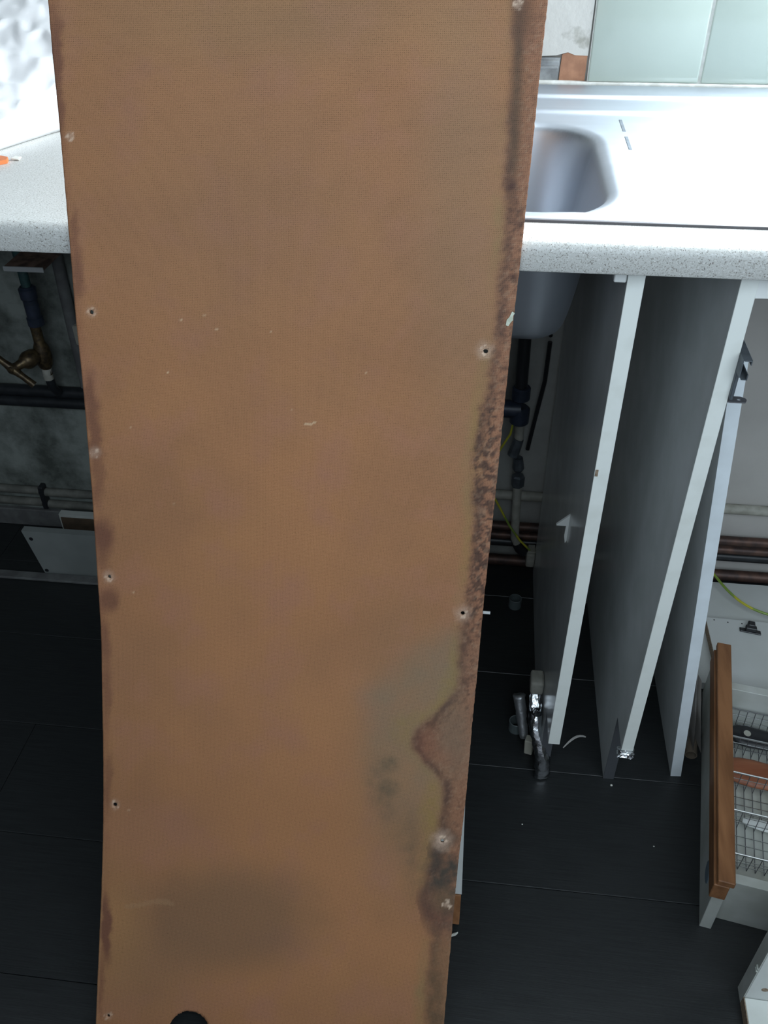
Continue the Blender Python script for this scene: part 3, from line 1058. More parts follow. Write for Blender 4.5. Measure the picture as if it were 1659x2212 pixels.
# panel three, leaning on the runner
t3 = thing('side_panel', 'white cupboard panel leaning left against the second upright panel', 'side panel', (0.353, -0.26, 0))
lean = math.atan2(0.0655, 0.669)
ez = Vector((-math.sin(lean), 0, math.cos(lean)))
ex = Vector((math.cos(lean), 0, math.sin(lean)))
bm = new_bm()
add_obox(bm, (0.3450, -0.5098, 0.0), ex * 0.0155, (0, 0.45, 0), ez * 0.752)
obj('board', bm, MAT['melamine'], t3)
bm = new_bm()
add_obox(bm, (0.3449, -0.511, 0.0), ex * 0.0158, (0, 0.0012, 0), ez * 0.752)
obj('edge_strip', bm, MAT['edging_cool'], t3)


# ------------------------------------------------------------------ foil and scraps at the panels' feet
def crumple(bm, amp, s, seed=0):
    for v in bm.verts:
        p = v.co
        v.co = p + amp * Vector((noise.noise(p * s + Vector((seed, 0, 0))), noise.noise(p * s + Vector((0, seed + 5, 0))), 0.6 * noise.noise(p * s + Vector((0, 0, seed + 9)))))


bm = new_bm()
prof = []
nz_, nr_ = 26, 22
rings = []
for i in range(nz_ + 1):
    f = i / nz_
    z = 0.0035 + 0.102 * f
    wx = 0.0122 * (1 - 0.2 * f)
    wy = 0.013 + 0.012 * f
    cxf = 0.1405 - 0.0145 * sstep(0.25, 0.9, f)
    cyf = -0.5290 + 0.052 * f * f
    ring = []
    for k in range(nr_):
        a = 2 * math.pi * k / nr_
        ca_, sa_ = math.cos(a), math.sin(a)
        ring.append(bm.verts.new((cxf + wx * math.copysign(abs(ca_) ** 0.6, ca_) - 0.004 * f, cyf + wy * math.copysign(abs(sa_) ** 0.6, sa_), z)))
    rings.append(ring)
for i in range(nz_):
    for k in range(nr_):
        bm.faces.new((rings[i][k], rings[i][(k + 1) % nr_], rings[i + 1][(k + 1) % nr_], rings[i + 1][k]))
crumple(bm, 0.0030, 125, 1)
fo = obj('foil_strip', bm, MAT['foil_dark'], smooth='all')
fo.location.x = -0.0
tag(fo, 'crumpled silver foil strip wrapped round the foot of the panel nearest the sheet', 'foil')

bm = new_bm()
a0, a1 = Vector((0.112, -0.470, 0.012)), Vector((0.099, -0.435, 0.075))
add_tube(bm, [a0 + (a1 - a0) * (i / 12) for i in range(13)], [0.0070 + 0.0030 * i / 12 for i in range(13)], 12)
crumple(bm, 0.002, 160, 4)
tag(obj('foil_scrap', bm, MAT['foil_soft'], smooth='all'), 'twisted scrap of silver foil leaning between grey ring and cream block', 'foil')

bm = new_bm()
add_obox(bm, (0.1125, -0.4935, 0.0), (0.0125, -0.003, 0), (0.004, 0.014, 0.0), (-0.001, 0.003, 0.029), 0.0012, 1)
tag(obj('wood_block', bm, MAT['cream_block']), 'small cream wooden block standing beside the foil strip on the floor', 'block')


def collar(x, y, label):
    bm = new_bm()
    R, h, w = 0.0122, 0.021, 0.0018
    add_lathe(bm, [(R, 0.0), (R, h), (R - w * .4, h + .0006), (R - w, h), (R - w, 0.0)], (x, y, 0.0003), (0, 0, 1), 28, closed=True)
    return tag(obj('pipe_collar', bm, MAT['greycollar'], smooth=True), label, 'pipe collar', 'grey plastic rings on the floor')


collar(0.0995, -0.445, 'grey plastic ring on the floor beside the crumpled foil')
collar(0.0975, -0.150, 'grey plastic ring on the dark floor back near the wall')

bm = new_bm()
pts = []
for i in range(9):
    t = i / 8
    pts.append((0.177 + 0.038 * t, -0.476 + 0.034 * math.sin(t * 1.5) - 0.008 * t, 0.0015 + 0.004 * math.sin(t * math.pi)))
add_tube(bm, pts, [0.0006 + 0.0016 * math.sin(0.15 + 2.6 * i / 8) for i in range(9)], 6)
tag(obj('plastic_sliver', bm, MAT['cloudy']), 'thin curved white sliver lying on the floor between two upright panels', 'scrap')

bm = new_bm()
add_box(bm, 0.2345, 0.2555, -0.5890, -0.5775, 0.1385, 0.1490)
bmesh.ops.subdivide_edges(bm, edges=list(bm.edges), cuts=5, use_grid_fill=True)
crumple(bm, 0.0045, 240, 7)
tag(obj('foil_scrap', bm, MAT['foil_dark']), 'small scrap of silver foil under the front corner of the second upright panel', 'foil')

bm = new_bm()
add_box(bm, 0.248, 0.2515, -0.541, -0.538, 0.0, 0.002, 0.0006, 1)
tag(obj('paper_crumb', bm, MAT['paper_scrap']), 'tiny white crumb on the floor seam below the second upright panel', 'crumb')

# ------------------------------------------------------------------ waste pipe, valve and pipes behind the first panel
t = thing('sink_waste', 'dark waste pipe and trap under the sink bowl beside the sheet', 'waste pipe', (0.07, -0.1, 0.1))
bm = new_bm()
add_tube(bm, [(0.0672, -0.105, 0.752), (0.0676, -0.105, 0.6), (0.0705, -0.105, 0.435)], 0.0105, 16)
obj('down_pipe', bm, MAT['blackplastic'], t, smooth=True)
bm = new_bm()
add_lathe(bm, [(0.0135, 0), (0.0155, .002), (0.0155, .022), (0.0135, .024)], (0.0712, -0.105, 0.437), n=16)
add_tube(bm, [(-0.02, -0.105, 0.417), (0.073, -0.105, 0.417)], 0.0155, 16)
add_lathe(bm, [(0.012, 0), (0.0165, .004), (0.0165, .030), (0.012, .034)], (0.0725, -0.105, 0.389), n=16)
obj('trap', bm, MAT['blueplastic'], t, smooth=True)
bm = new_bm()
pts = [(0.0715 + 0.042 * s_, -0.10 + 0.05 * s_, 0.572 + 0.022 * math.sin(min(1, s_ * 1.2) * 2.6) - 0.055 * s_ * s_) for s_ in [i / 12 for i in range(13)]]
add_tube(bm, pts, 0.0035, 8)
pts = [(0.1135, -0.05, 0.517), (0.113, -0.045, 0.44), (0.104, -0.04, 0.36), (0.097, -0.035, 0.29)]
add_tube(bm, pts, 0.0038, 8)
obj('overflow_hose', bm, MAT['blackplastic'], t, smooth=True)

t = thing('water_pipe', 'short pale upright pipe with dark valve and elbow beside the first panel', 'pipe', (0.084, -0.045, 0.06))
bm = new_bm()
add_tube(bm, [(0.0765, -0.055, 0.375), (0.078, -0.055, 0.325)], 0.0085, 14)
obj('pipe', bm, MAT['palepipe'], t, smooth=True)
bm = new_bm()
add_tube(bm, [(0.0855, -0.045, 0.215), (0.0885, -0.045, 0.12), (0.0905, -0.045, 0.086), (0.097, -0.045, 0.070)], 0.0083, 14)
obj('pipe', bm, MAT['palepipe'], t, smooth=True)
bm = new_bm()
add_tube(bm, [(0.078, -0.058, 0.326), (0.070, -0.060, 0.292)], [0.009, 0.0105], 10)
add_tube(bm, [(0.081, -0.047, 0.278), (0.083, -0.047, 0.255), (0.083, -0.047, 0.248)], [0.0085, 0.011, 0.007], 12)
add_lathe(bm, [(0.009, 0), (0.0125, .003), (0.0125, .024), (0.009, .027)], (0.0848, -0.046, 0.212), n=6)
obj('valve', bm, MAT['dark_steel'], t)
bm = new_bm()
add_tube(bm, [(0.0955, -0.045, 0.073), (0.102, -0.045, 0.060), (0.113, -0.046, 0.049)], 0.0108, 12)
obj('elbow', bm, MAT['blackplastic'], t, smooth=True)

bm = new_bm()
add_tube(bm, [(0.02, -0.05, 0.225), (0.048, -0.049, 0.176), (0.077, -0.062, 0.128), (0.100, -0.062, 0.093), (0.122, -0.052, 0.062)], 0.0022, 8)
tag(obj('earth_cable', bm, MAT['cable_gy'], smooth=True), 'thin yellow and green cable hanging behind the upright pale pipe beside the sheet', 'cable', 'green and yellow cables')
bm = new_bm()
add_tube(bm, [(0.02, -0.06, 0.245), (0.045, -0.06, 0.30), (0.062, -0.07, 0.345), (0.068, -0.075, 0.40)], 0.0022, 8)
tag(obj('earth_cable', bm, MAT['cable_gy'], smooth=True), 'thin yellow and green cable curving up beside the dark sink trap', 'cable', 'green and yellow cables')

# long pipes along the back wall
def wall_pipe(x0, x1, y, z, r, m, label, group='pipes along the back wall'):
    bm = new_bm()
    n = max(2, int((x1 - x0) / 0.12))
    add_tube(bm, [(x0 + (x1 - x0) * i / n, y, z + 0.0008 * noise.noise(Vector((i * 1.3, z * 50, 0)))) for i in range(n + 1)], r, 14)
    return tag(obj('wall_pipe', bm, m, smooth=True), label, 'pipe', group)


wall_pipe(-0.30, 2.2, -0.0105, 0.164, 0.0098, MAT['palepipe'], 'white painted pipe along the wall right of the sheet, topmost there')
wall_pipe(-0.25, 2.2, -0.026, 0.0985, 0.0095, MAT['copper'], 'brown copper pipe along the wall, just under the white pipe on the right')
wall_pipe(-0.25, 2.2, -0.027, 0.0765, 0.0085, MAT['copper'], 'second brown copper pipe down the wall on the right')
wall_pipe(-0.25, 2.2, -0.0145, 0.050, 0.010, MAT['blackpipe'], 'dark pipe low on the wall between brown copper pipes on the right')  # its black stands for the shade between the copper pipes
wall_pipe(-0.25, 2.2, -0.029, 0.0125, 0.0115, MAT['copper'], 'thick brown pipe lying on the floor against the wall on the right')
wall_pipe(-1.2, -0.32, -0.0125, 0.3445, 0.0115, MAT['blackpipe'], 'upper of two black pipes running along the wall at left')
wall_pipe(-1.2, -0.32, -0.0125, 0.3205, 0.0115, MAT['blackpipe'], 'lower of two black pipes running along the wall at left')
for z, nm in ((0.0975, 'upper'), (0.0665, 'lower')):
    wall_pipe(-1.2, -0.905, -0.0095, z, 0.0090, MAT['grimypipe'], nm + ' pale pipe low on the wall at far left, left of the dark joint')
    wall_pipe(-0.893, -0.35, -0.0095, z - 0.003, 0.0090, MAT['grimypipe'], nm + ' pale pipe low on the wall just left of the sheet')
bm = new_bm()
add_box(bm, -0.9045, -0.8935, -0.020, -0.0005, 0.054, 0.112, 0.002, 1)
tag(obj('pipe_bracket', bm, MAT['blackplastic']), 'dark bracket joining the low pale pipes at left', 'bracket')
bm = new_bm()
add_box(bm, -1.2, -0.30, -0.012, -0.0005, 0.0, 0.044, 0.002, 1)
sk = obj('baseboard_back', bm, MAT['greyskirt'])
sk['kind'] = 'structure'

# ------------------------------------------------------------------ stop tap at left
t = thing('stop_tap', 'brass stop tap with tee handle on a dark upright pipe at left', 'tap', (-0.79, -0.05, 0.33))
bm = new_bm()
add_tube(bm, [(-0.786, -0.05, 0.70), (-0.786, -0.05, 0.56)], 0.0085, 14)
obj('supply_pipe', bm, MAT['verdigris'], t, smooth=True)
bm = new_bm()
add_lathe(bm, [(0.0095, 0), (0.0145, .002), (0.0145, .016), (0.0125, .018), (0.0125, .05), (0.0145, .052), (0.0150, .070), (0.011, .074)], (-0.7865, -0.05, 0.503), n=18)
obj('coupling', bm, MAT['blueplastic'], t, smooth=True)
bm = new_bm()
add_lathe(bm, [(0.0085, 0), (0.0085, .012), (0.0125, .018), (0.0155, .035), (0.014, .055), (0.0095, .066), (0.0095, .100)], (-0.7905, -0.05, 0.405), n=16)
ax = Vector((-0.55, -0.75, -0.15)).normalized()
bo = Vector((-0.797, -0.06, 0.449))
add_lathe(bm, [(0.0125, 0), (0.0155, .006), (0.0165, .020), (0.014, .026), (0.009, .032), (0.0075, .045)], bo, ax, 14)
obj('tap_body', bm, MAT['brass'], t, smooth=True)
bm = new_bm()
hcn = bo + ax * 0.050
bar = Vector((0.030, 0.0, -0.0355))
side = Vector((0.72, 0.0, -0.69)).normalized()
add_tube(bm, [hcn - side * 0.045, hcn - side * 0.02, hcn, hcn + side * 0.02, hcn + side * 0.045], [0.0066, 0.0058, 0.0085, 0.0058, 0.0066], 12)
add_lathe(bm, [(0.0085, -0.007), (0.0085, .006), (0.004, .009)], hcn, ax, 12)
obj('tee_handle', bm, MAT['brass'], t, smooth=True)
bm = new_bm()
add_tube(bm, [(-0.791, -0.05, 0.408), (-0.7925, -0.045, 0.375), (-0.793, -0.030, 0.354)], 0.0082, 14)
obj('lower_pipe', bm, MAT['blackpipe'], t, smooth=True)
bm = new_bm()
add_tube(bm, [(-0.7905, -0.05, 0.428), (-0.7918, -0.05, 0.395)], 0.0092, 14)
obj('pale_sleeve', bm, MAT['palepipe'], t, smooth=True)

# rusty shelf plate above the stop tap
t = thing('metal_plate', 'rusty flat metal plate with worn bright edge under the worktop at left', 'plate', (-0.695, -0.1, 0.66))
bm = new_bm()
add_box(bm, -0.757, -0.6925, -0.149, -0.002, 0.650, 0.655)
obj('plate', bm, MAT['rust'], t)
bm = new_bm()
add_box(bm, -0.758, -0.6915, -0.152, -0.149, 0.6475, 0.656, 0.0008, 1)
obj('lip', bm, MAT['galv'], t)

bm = new_bm()
add_tube(bm, [(-0.738, -0.0115, 0.84), (-0.738, -0.0115, 0.62), (-0.741, -0.0115, 0.50), (-0.743, -0.0115, 0.36)], 0.0105, 14)
tag(obj('wall_pipe', bm, MAT['greyskirt'], smooth=True), 'grimy upright pipe on the wall between stop tap and sheet', 'pipe')
bm = new_bm()
add_box(bm, -0.737, -0.700, -0.024, -0.0005, 0.452, 0.492, 0.004, 2)
add_tube(bm, [(-0.719, -0.014, 0.455), (-0.716, -0.014, 0.36)], 0.006, 10)
tag(obj('wall_socket_box', bm, MAT['palepipe'], smooth=True), 'small pale box on the wall right of the stop tap, half hidden by the sheet', 'box')

# ------------------------------------------------------------------ old drawer box on the floor at left
t = thing('drawer_box', 'white open drawer box with two screw holes lying under the worktop at left', 'drawer', (-0.66, -0.11, 0))
lx = 0.022
bm = new_bm()
add_prism(bm, [(-0.8545, 0.0), (-0.30, 0.0), (-0.30, 0.110), (-0.876, 0.110)], (0, -0.157, 0), (1, 0, 0), (0, 0, 1), (0, 0.015, 0))
fb_ = obj('front_board', bm, MAT['dusty_white'], t)
for (x, z) in ((-0.8605, 0.0905), (-0.8490, 0.0085)):
    bm = new_bm()
    add_lathe(bm, [(0.0042, 0), (0.0042, 0.0004), (0.002, 0.0005)], (x, -0.1570, z), (0, -1, 0), 12)
    obj('screw_hole', bm, MAT['blackplastic'], fb_)
bm = new_bm()
add_box(bm, -0.852, -0.30, -0.054, -0.040, 0.0, 0.073)
obj('back_board', bm, MAT['greyboard'], t)
bm = new_bm()
add_box(bm, -0.30, -0.286, -0.156, -0.041, 0.0, 0.108)
obj('end_board', bm, MAT['greyboard'], t)
bm = new_bm()
add_box(bm, -0.848, -0.301, -0.141, -0.055, 0.006, 0.010)
obj('base', bm, MAT['drawer_ply'], t)
bm = new_bm()
add_box(bm, -0.848, -0.302, -0.0565, -0.0545, 0.010, 0.066)
obj('lining', bm, MAT['drawer_ply'], t)

bm = new_bm()
add_box(bm, -1.2, -0.50, -0.182, -0.161, 0.0, 0.006, 0.0015, 1)
tag(obj('floor_strip', bm, MAT['greyskirt']), 'thin grey strip lying along the floor in front of the white drawer box', 'strip')

# ------------------------------------------------------------------ foil tray on the worktop at left
t_poly = [(-0.5765, -0.392), (-0.556, -0.345), (-0.538, -0.306), (-0.495, -0.235), (-0.445, -0.15), (-0.430, -0.04), (-0.60, -0.03), (-0.9, -0.03), (-1.05, -0.06), (-1.10, -0.20), (-1.08, -0.40), (-0.95, -0.47), (-0.78, -0.475), (-0.66, -0.445), (-0.605, -0.42)]
cen = Vector((-0.78, -0.24))
NT, NRR = 220, 70
per = []
for i in range(len(t_poly)):
    a, b_ = Vector(t_poly[i]), Vector(t_poly[(i + 1) % len(t_poly)])
    per.append((a, b_, (b_ - a).length))
tot = sum(p[2] for p in per)


def along(d):
    d %= tot
    for a, b_, l in per:
        if d <= l:
            return a + (b_ - a) * d / l
        d -= l
    return per[-1][1]


bm = new_bm()
rings = []
for j in range(NRR + 1):
    f = j / NRR
    ring = []
    for k in range(NT):
        e = along(tot * k / NT)
        p = cen + (e - cen) * (1 - f * 0.98)
        q3 = Vector((p.x, p.y, 0))
        z = 0.0105 + 0.03 * (1 - (1 - f) ** 3) + 0.11 * sstep(-0.33, -0.06, p.y) * sstep(0.0, 0.3, f)
        ridg = 1 - abs(noise.noise(q3 * 26)) * 2
        z += (0.0045 * ridg * ridg + 0.0025 * noise.noise(q3 * 70 + Vector((7, 0, 0)))) * (0.45 + 0.55 * sstep(0.0, 0.15, f))
        q = p + 0.006 * Vector((noise.noise(q3 * 40 + Vector((0, 9, 0))), noise.noise(q3 * 40 + Vector((0, 0, 9))))) * (1 if f > 0 else 0.4)
        ring.append(bm.verts.new((q.x, q.y, WT + max(z, 0.006))))
    rings.append(ring)
under = []
for k in range(NT):
    e = along(tot * k / NT)
    p = cen + (e - cen) * 0.96
    under.append(bm.verts.new((p.x, p.y, WT + 0.0006)))
for k in range(NT):
    bm.faces.new((under[k], under[(k + 1) % NT], rings[0][(k + 1) % NT], rings[0][k]))
for j in range(NRR):
    for k in range(NT):
        bm.faces.new((rings[j][k], rings[j][(k + 1) % NT], rings[j + 1][(k + 1) % NT], rings[j + 1][k]))
bm.faces.new(rings[-1])
bm.faces.new(list(reversed(under)))
tag(obj('foil_parcel', bm, MAT['foil'], smooth='all'), 'large crumpled sheet of aluminium foil on the worktop left of the brown sheet', 'foil')

bm = new_bm()
add_prism(bm, [(-0.585, -0.425), (-0.556, -0.4335), (-0.549, -0.4255), (-0.552, -0.416), (-0.562, -0.412), (-0.585, -0.408)], (0, 0, WT + 0.0002), (1, 0, 0), (0, 1, 0), (0, 0, 0.0045))
tag(obj('orange_chip', bm, MAT['orange_chip']), 'small bright orange chip on the worktop in front of the foil', 'scrap')
bm = new_bm()
add_box(bm, -0.549, -0.540, -0.415, -0.407, WT + 0.0002, WT + 0.0032, 0.001, 1)
bmesh.ops.subdivide_edges(bm, edges=list(bm.edges), cuts=1)
crumple(bm, 0.002, 300, 3)
for v in bm.verts:
    v.co.z = max(v.co.z, WT + 0.0003)
tag(obj('paper_crumb', bm, MAT['paper_scrap']), 'pale crumb on the worktop beside the orange chip', 'crumb')

# ------------------------------------------------------------------ pulled-out drawer with wire tray at right
DA = math.radians(9.7)
DO = Vector((0.351, -0.754, 0.0))
e1 = Vector((math.cos(DA), -math.sin(DA), 0))
e2 = Vector((math.sin(DA), math.cos(DA), 0))
e3 = Vector((0, 0, 1))


def D(u, v, w):
    return DO + e1 * u + e2 * v + e3 * w


def dbox(bm, u0, u1, v0, v1, w0, w1, bevel=0.0, seg=1):
    add_obox(bm, D(u0, v0, w0), e1 * (u1 - u0), e2 * (v1 - v0), e3 * (w1 - w0), bevel, seg)


DL = 0.47
dr = thing('drawer', 'white drawer with a wooden handle rail on the floor at right', 'drawer', DO)
bm = new_bm()
dbox(bm, 0.0, 0.0155, 0.0, 0.4300, 0.0, 0.0818, 0.0006)
fp = obj('front_panel', bm, MAT['greyboard'], dr)
bm = new_bm()
add_lathe(bm, [(0.0155, 0.0), (0.0155, 0.0008), (0.013, 0.0014)], D(-0.0001, 0.050, 0.055), -e1, 18)
obj('round_sticker', bm, MAT['bluefilm'], fp)['label'] = 'bluish round sticker'
bm = new_bm()
dbox(bm, -0.0045, 0.0155, -0.003, 0.4255, 0.0820, 0.1130, 0.001)
dbox(bm, -0.0015, 0.0205, -0.003, 0.4330, 0.1130, 0.1240, 0.0012)
rail = obj('handle_rail', bm, MAT['hardwood'], dr)
rail['label'] = 'warm brown wooden handle rail'
bm = new_bm()
dbox(bm, 0.016, DL, 0.0185, 0.0325, 0.0, 0.095, 0.0006)
obj('side_board', bm, MAT['greyboard'], dr)
bm = new_bm()
dbox(bm, 0.016, DL, 0.362, 0.377, 0.0, 0.095, 0.0006)
obj('side_board', bm, MAT['greyboard'], dr)
bm = new_bm()
dbox(bm, DL, DL + 0.014, 0.0185, 0.377, 0.0, 0.095, 0.0006)
obj('back_board', bm, MAT['greyboard'], dr)
bm = new_bm()
dbox(bm, 0.016, DL, 0.033, 0.3615, 0.006, 0.010)
obj('base', bm, MAT['drawer_base'], dr)

tr = thing('wire_tray', 'chromed wire cutlery tray sitting in the white drawer at right', 'wire tray', D(0.25, 0.2, 0.011))
WZ, RZ = 0.0155, 0.058
vv = [0.088, 0.160, 0.228, 0.297, 0.3555]
U0, U1 = 0.020, 0.455


def wire(bm, pts, r=0.0006, n=6):
    add_tube(bm, [D(*p) for p in pts], r, n)


for v in vv:
    bm = new_bm()
    wire(bm, [(U0, v, RZ), (U1, v, RZ)], 0.00155, 8)
    obj('rim_wire', bm, MAT['chrome'], tr, smooth=True)
for u in (U0, U1):
    bm = new_bm()
    wire(bm, [(u, vv[0], RZ), (u, vv[-1], RZ)], 0.00155, 8)
    obj('end_rim', bm, MAT['chrome'], tr, smooth=True)
bm = new_bm()
k = 0
n_u = int((U1 - U0) / 0.0122)
for i in range(n_u + 1):
    u = U0 + 0.004 + i * 0.0122
    if u > U1:
        break
    wire(bm, [(u, vv[0], RZ - .001), (u, vv[0] + 0.004, WZ), (u, vv[-1] - 0.004, WZ), (u, vv[-1], RZ - .001)], 0.00065, 5)
    for v in vv[1:-1]:
        wire(bm, [(u, v, WZ), (u, v, RZ)], 0.0006, 5)
g = obj('mesh_wires', bm, MAT['zinc'], tr)
g['kind'] = 'stuff'
bm = new_bm()
v = vv[0]
for v0, v1 in zip(vv[:-1], vv[1:]):
    for q in range(1, 5):
        v = v0 + (v1 - v0) * q / 5
        wire(bm, [(U0, v, WZ + .0013), (U1, v, WZ + .0013)], 0.00065, 5)
for v in vv:
    for zz in (0.030, 0.044):
        wire(bm, [(U0, v, zz), (U1, v, zz)], 0.0006, 5)
g = obj('long_wires', bm, MAT['chrome'], tr)
g['kind'] = 'stuff'

# utensils lying in the tray
t = thing('kitchen_utensil', 'black handled utensil with a hanging hole in the far row of the wire tray', 'utensil', D(0.1, 0.325, WZ + .003))
bm = new_bm()
zc = WZ + 0.014
outl = [(0.033, 0.0), (0.035, 0.0125), (0.043, 0.0200), (0.058, 0.0225), (0.080, 0.0205), (0.12, 0.0165), (0.17, 0.013), (0.18, 0.008)]
vmid = lambda u: 0.3285 - (u - 0.036) * 0.03
rings = []
for u, hw in [(o_[0] + 0.006, max(o_[1], 0.003)) for o_ in outl]:
    rings.append([bm.verts.new(D(u, vmid(u) + hw * math.cos(a), zc + 0.0075 * math.sin(a) * (0.6 + 0.4 * min(1, hw / 0.015)))) for a in [2 * math.pi * q / 16 for q in range(16)]])
for i in range(len(rings) - 1):
    for q in range(16):
        bm.faces.new((rings[i][q], rings[i][(q + 1) % 16], rings[i + 1][(q + 1) % 16], rings[i + 1][q]))
bm.faces.new(rings[0])
bm.faces.new(rings[-1])
obj('handle', bm, MAT['blackplastic'], t, smooth=True)
bm = new_bm()
add_lathe(bm, [(0.0088, 0.0), (0.0088, 0.0012), (0.0055, 0.0016)], D(0.0630, 0.3265, zc + 0.0070), (0.0, -0.1, 1), 18)
obj('hole_rim', bm, MAT['blackplastic'], t, smooth=True)
bm = new_bm()
add_lathe(bm, [(0.0056, 0.0), (0.0056, 0.0022)], D(0.0630, 0.3265, zc + 0.0068), (0.0, -0.1, 1), 18)
obj('hanging_hole', bm, MAT['drawer_base'], t)
bm = new_bm()
dbox(bm, 0.178, 0.36, 0.315, 0.333, zc - 0.001, zc + 0.001, 0.0004)
obj('blade', bm, MAT['chrome'], t)

t = thing('wooden_utensil', 'red-brown wooden utensil in the second row of the wire tray', 'utensil', D(0.1, 0.26, WZ + .003))
bm = new_bm()
zc = WZ + 0.0125
rings = []
for u, hw in [(0.030, 0.010), (0.034, 0.019), (0.050, 0.0245), (0.072, 0.0265), (0.10, 0.0245), (0.13, 0.018), (0.15, 0.009), (0.40, 0.006)]:
    rings.append([bm.verts.new(D(u, 0.2575 - (u - .03) * 0.02 + hw * math.cos(a), zc + 0.0082 * math.sin(a))) for a in [2 * math.pi * q / 18 for q in range(18)]])
for i in range(len(rings) - 1):
    for q in range(18):
        bm.faces.new((rings[i][q], rings[i][(q + 1) % 18], rings[i + 1][(q + 1) % 18], rings[i + 1][q]))
bm.faces.new(rings[0])
bm.faces.new(rings[-1])
obj('bowl', bm, MAT['redwood'], t, smooth=True)

bm = new_bm()
rings = []
for u, hw in [(0.056, 0.003), (0.062, 0.0075), (0.085, 0.0095), (0.13, 0.008), (0.30, 0.005)]:
    rings.append([bm.verts.new(D(u, 0.172 - (u - .056) * 0.05 + hw * math.cos(a), WZ + 0.0055 + 0.0032 * math.sin(a))) for a in [2 * math.pi * q / 14 for q in range(14)]])
for i in range(len(rings) - 1):
    for q in range(14):
        bm.faces.new((rings[i][q], rings[i][(q + 1) % 14], rings[i + 1][(q + 1) % 14], rings[i + 1][q]))
bm.faces.new(rings[0])
bm.faces.new(rings[-1])
tag(obj('spoon_handle', bm, MAT['paint_white'], smooth=True), 'white handled utensil in the third row of the wire tray', 'utensil')
bm = new_bm()
for i, (ua, va, ub, vb) in enumerate(((0.044, 0.286, 0.056, 0.262), (0.056, 0.262, 0.070, 0.284), (0.070, 0.284, 0.086, 0.278), (0.086, 0.278, 0.092, 0.258))):
    wire(bm, [(ua, va, WZ + 0.006 + i * .001), (ub, vb, WZ + 0.006 + i * .001)], 0.0011, 6)
# strengthening loop that makes it one piece
wire(bm, [(0.092, 0.258, WZ + .009), (0.20, 0.268, WZ + .008), (0.30, 0.268, WZ + .008)], 0.0016, 6)
tag(obj('whisk', bm, MAT['zinc']), 'bent wire utensil lying just behind the red-brown wooden utensil', 'utensil')

# boards lying on the floor behind the drawer
bm = new_bm()
add_prism(bm, [(0.4020, -0.322), (0.4350, -0.322), (0.4475, -0.316), (1.05, -0.316), (1.05, -0.056), (0.4020, -0.056)], (0, 0, 0), (1, 0, 0), (0, 1, 0), (0, 0, 0.016))
tag(obj('white_board', bm, MAT['melamine_door']), 'plain white board flat on the floor against the wall, under the board with a catch', 'board')
t = thing('white_board', 'white board with a black catch lying flat just behind the drawer', 'board', (0.7, -0.24, 0.0165))
bm = new_bm()
add_prism(bm, [(0.4475, -0.378), (0.98, -0.458), (0.98, -0.188), (0.4475, -0.174)], (0, 0, 0.0163), (1, 0, 0), (0, 1, 0), (0, 0, 0.016))
obj('panel', bm, MAT['melamine_door'], t)
bm = new_bm()
add_prism(bm, [(-0.3775, 0.0165), (-0.1745, 0.0165), (-0.1745, 0.032), (-0.3775, 0.032)], (0.4473, 0, 0), (0, 1, 0), (0, 0, 1), (-0.0008, 0, 0))
obj('raw_edge', bm, MAT['chipboard'], t)['label'] = 'brown raw chipboard edge'
bm = new_bm()
add_obox(bm, (0.503, -0.2060, 0.0324), (0.036, -0.0065, 0), (0.001, 0.010, 0), (0, 0, 0.003), 0.0008, 1)
add_obox(bm, (0.5125, -0.2060, 0.0354), (0.0185, -0.0032, 0), (0.001, 0.010, 0), (0, 0, 0.008), 0.001, 1)
add_obox(bm, (0.5175, -0.1990, 0.0324), (0.012, -0.002, 0), (0.002, 0.013, 0), (0, 0, 0.012), 0.0015, 1)
ct = obj('catch', bm, MAT['blackplastic'], t)
ct['label'] = 'black plastic catch'
for (x, y) in ((0.462, -0.180), (0.486, -0.1835), (0.511, -0.1845)):
    bm = new_bm()
    add_lathe(bm, [(0.0016, 0), (0.0014, 0.0004)], (x, y, 0.0322), (0, 0, 1), 8)
    obj('pin_hole', bm, MAT['blackplastic'], t)

bm = new_bm()
pts = [(0.425, -0.02, 0.075), (0.455, -0.037, 0.058), (0.479, -0.057, 0.040), (0.500, -0.100, 0.036), (0.524, -0.135, 0.036), (0.556, -0.156, 0.036), (0.60, -0.165, 0.036), (0.66, -0.160, 0.036)]
sm = []
for i in range(len(pts) * 6 - 5):
    sm.append(catmull(pts, list(range(len(pts))), i / 6))
add_tube(bm, sm, 0.0025, 8)
tag(obj('earth_cable', bm, MAT['cable_gy'], smooth=True), 'yellow and green cable curving over the white boards on the floor at right', 'cable', 'green and yellow cables')

# creased plastic sheet and cardboard tube between the third panel and the drawer
bm = new_bm()
bot = [(0.3715, -0.470), (0.3790, -0.446), (0.3825, -0.473), (0.3895, -0.447), (0.3930, -0.478)]
top = [(0.3540, -0.452), (0.3575, -0.440), (0.3605, -0.455), (0.3645, -0.442), (0.3675, -0.455)]
cols = []
for k in range(len(bot)):
    c_ = []
    for j in range(9):
        f = j / 8
        bx_, by_ = bot[k]
        tx_, ty_ = top[k]
        w = 0.002 * noise.noise(Vector((k * 1.7, j * 0.6, 4.0)))
        c_.append(bm.verts.new((bx_ + (tx_ - bx_) * f + w, by_ + (ty_ - by_) * f + w, 0.0205 + 0.145 * f)))
    cols.append(c_)
for k in range(len(bot) - 1):
    for j in range(8):
        bm.faces.new((cols[k][j], cols[k + 1][j], cols[k + 1][j + 1], cols[k][j + 1]))
bmesh.ops.solidify(bm, geom=list(bm.faces), thickness=0.0008)
tag(obj('plastic_sheet', bm, MAT['cloudy']), 'creased whitish plastic sheet tucked between leaning panel and wooden railed drawer', 'plastic sheet')
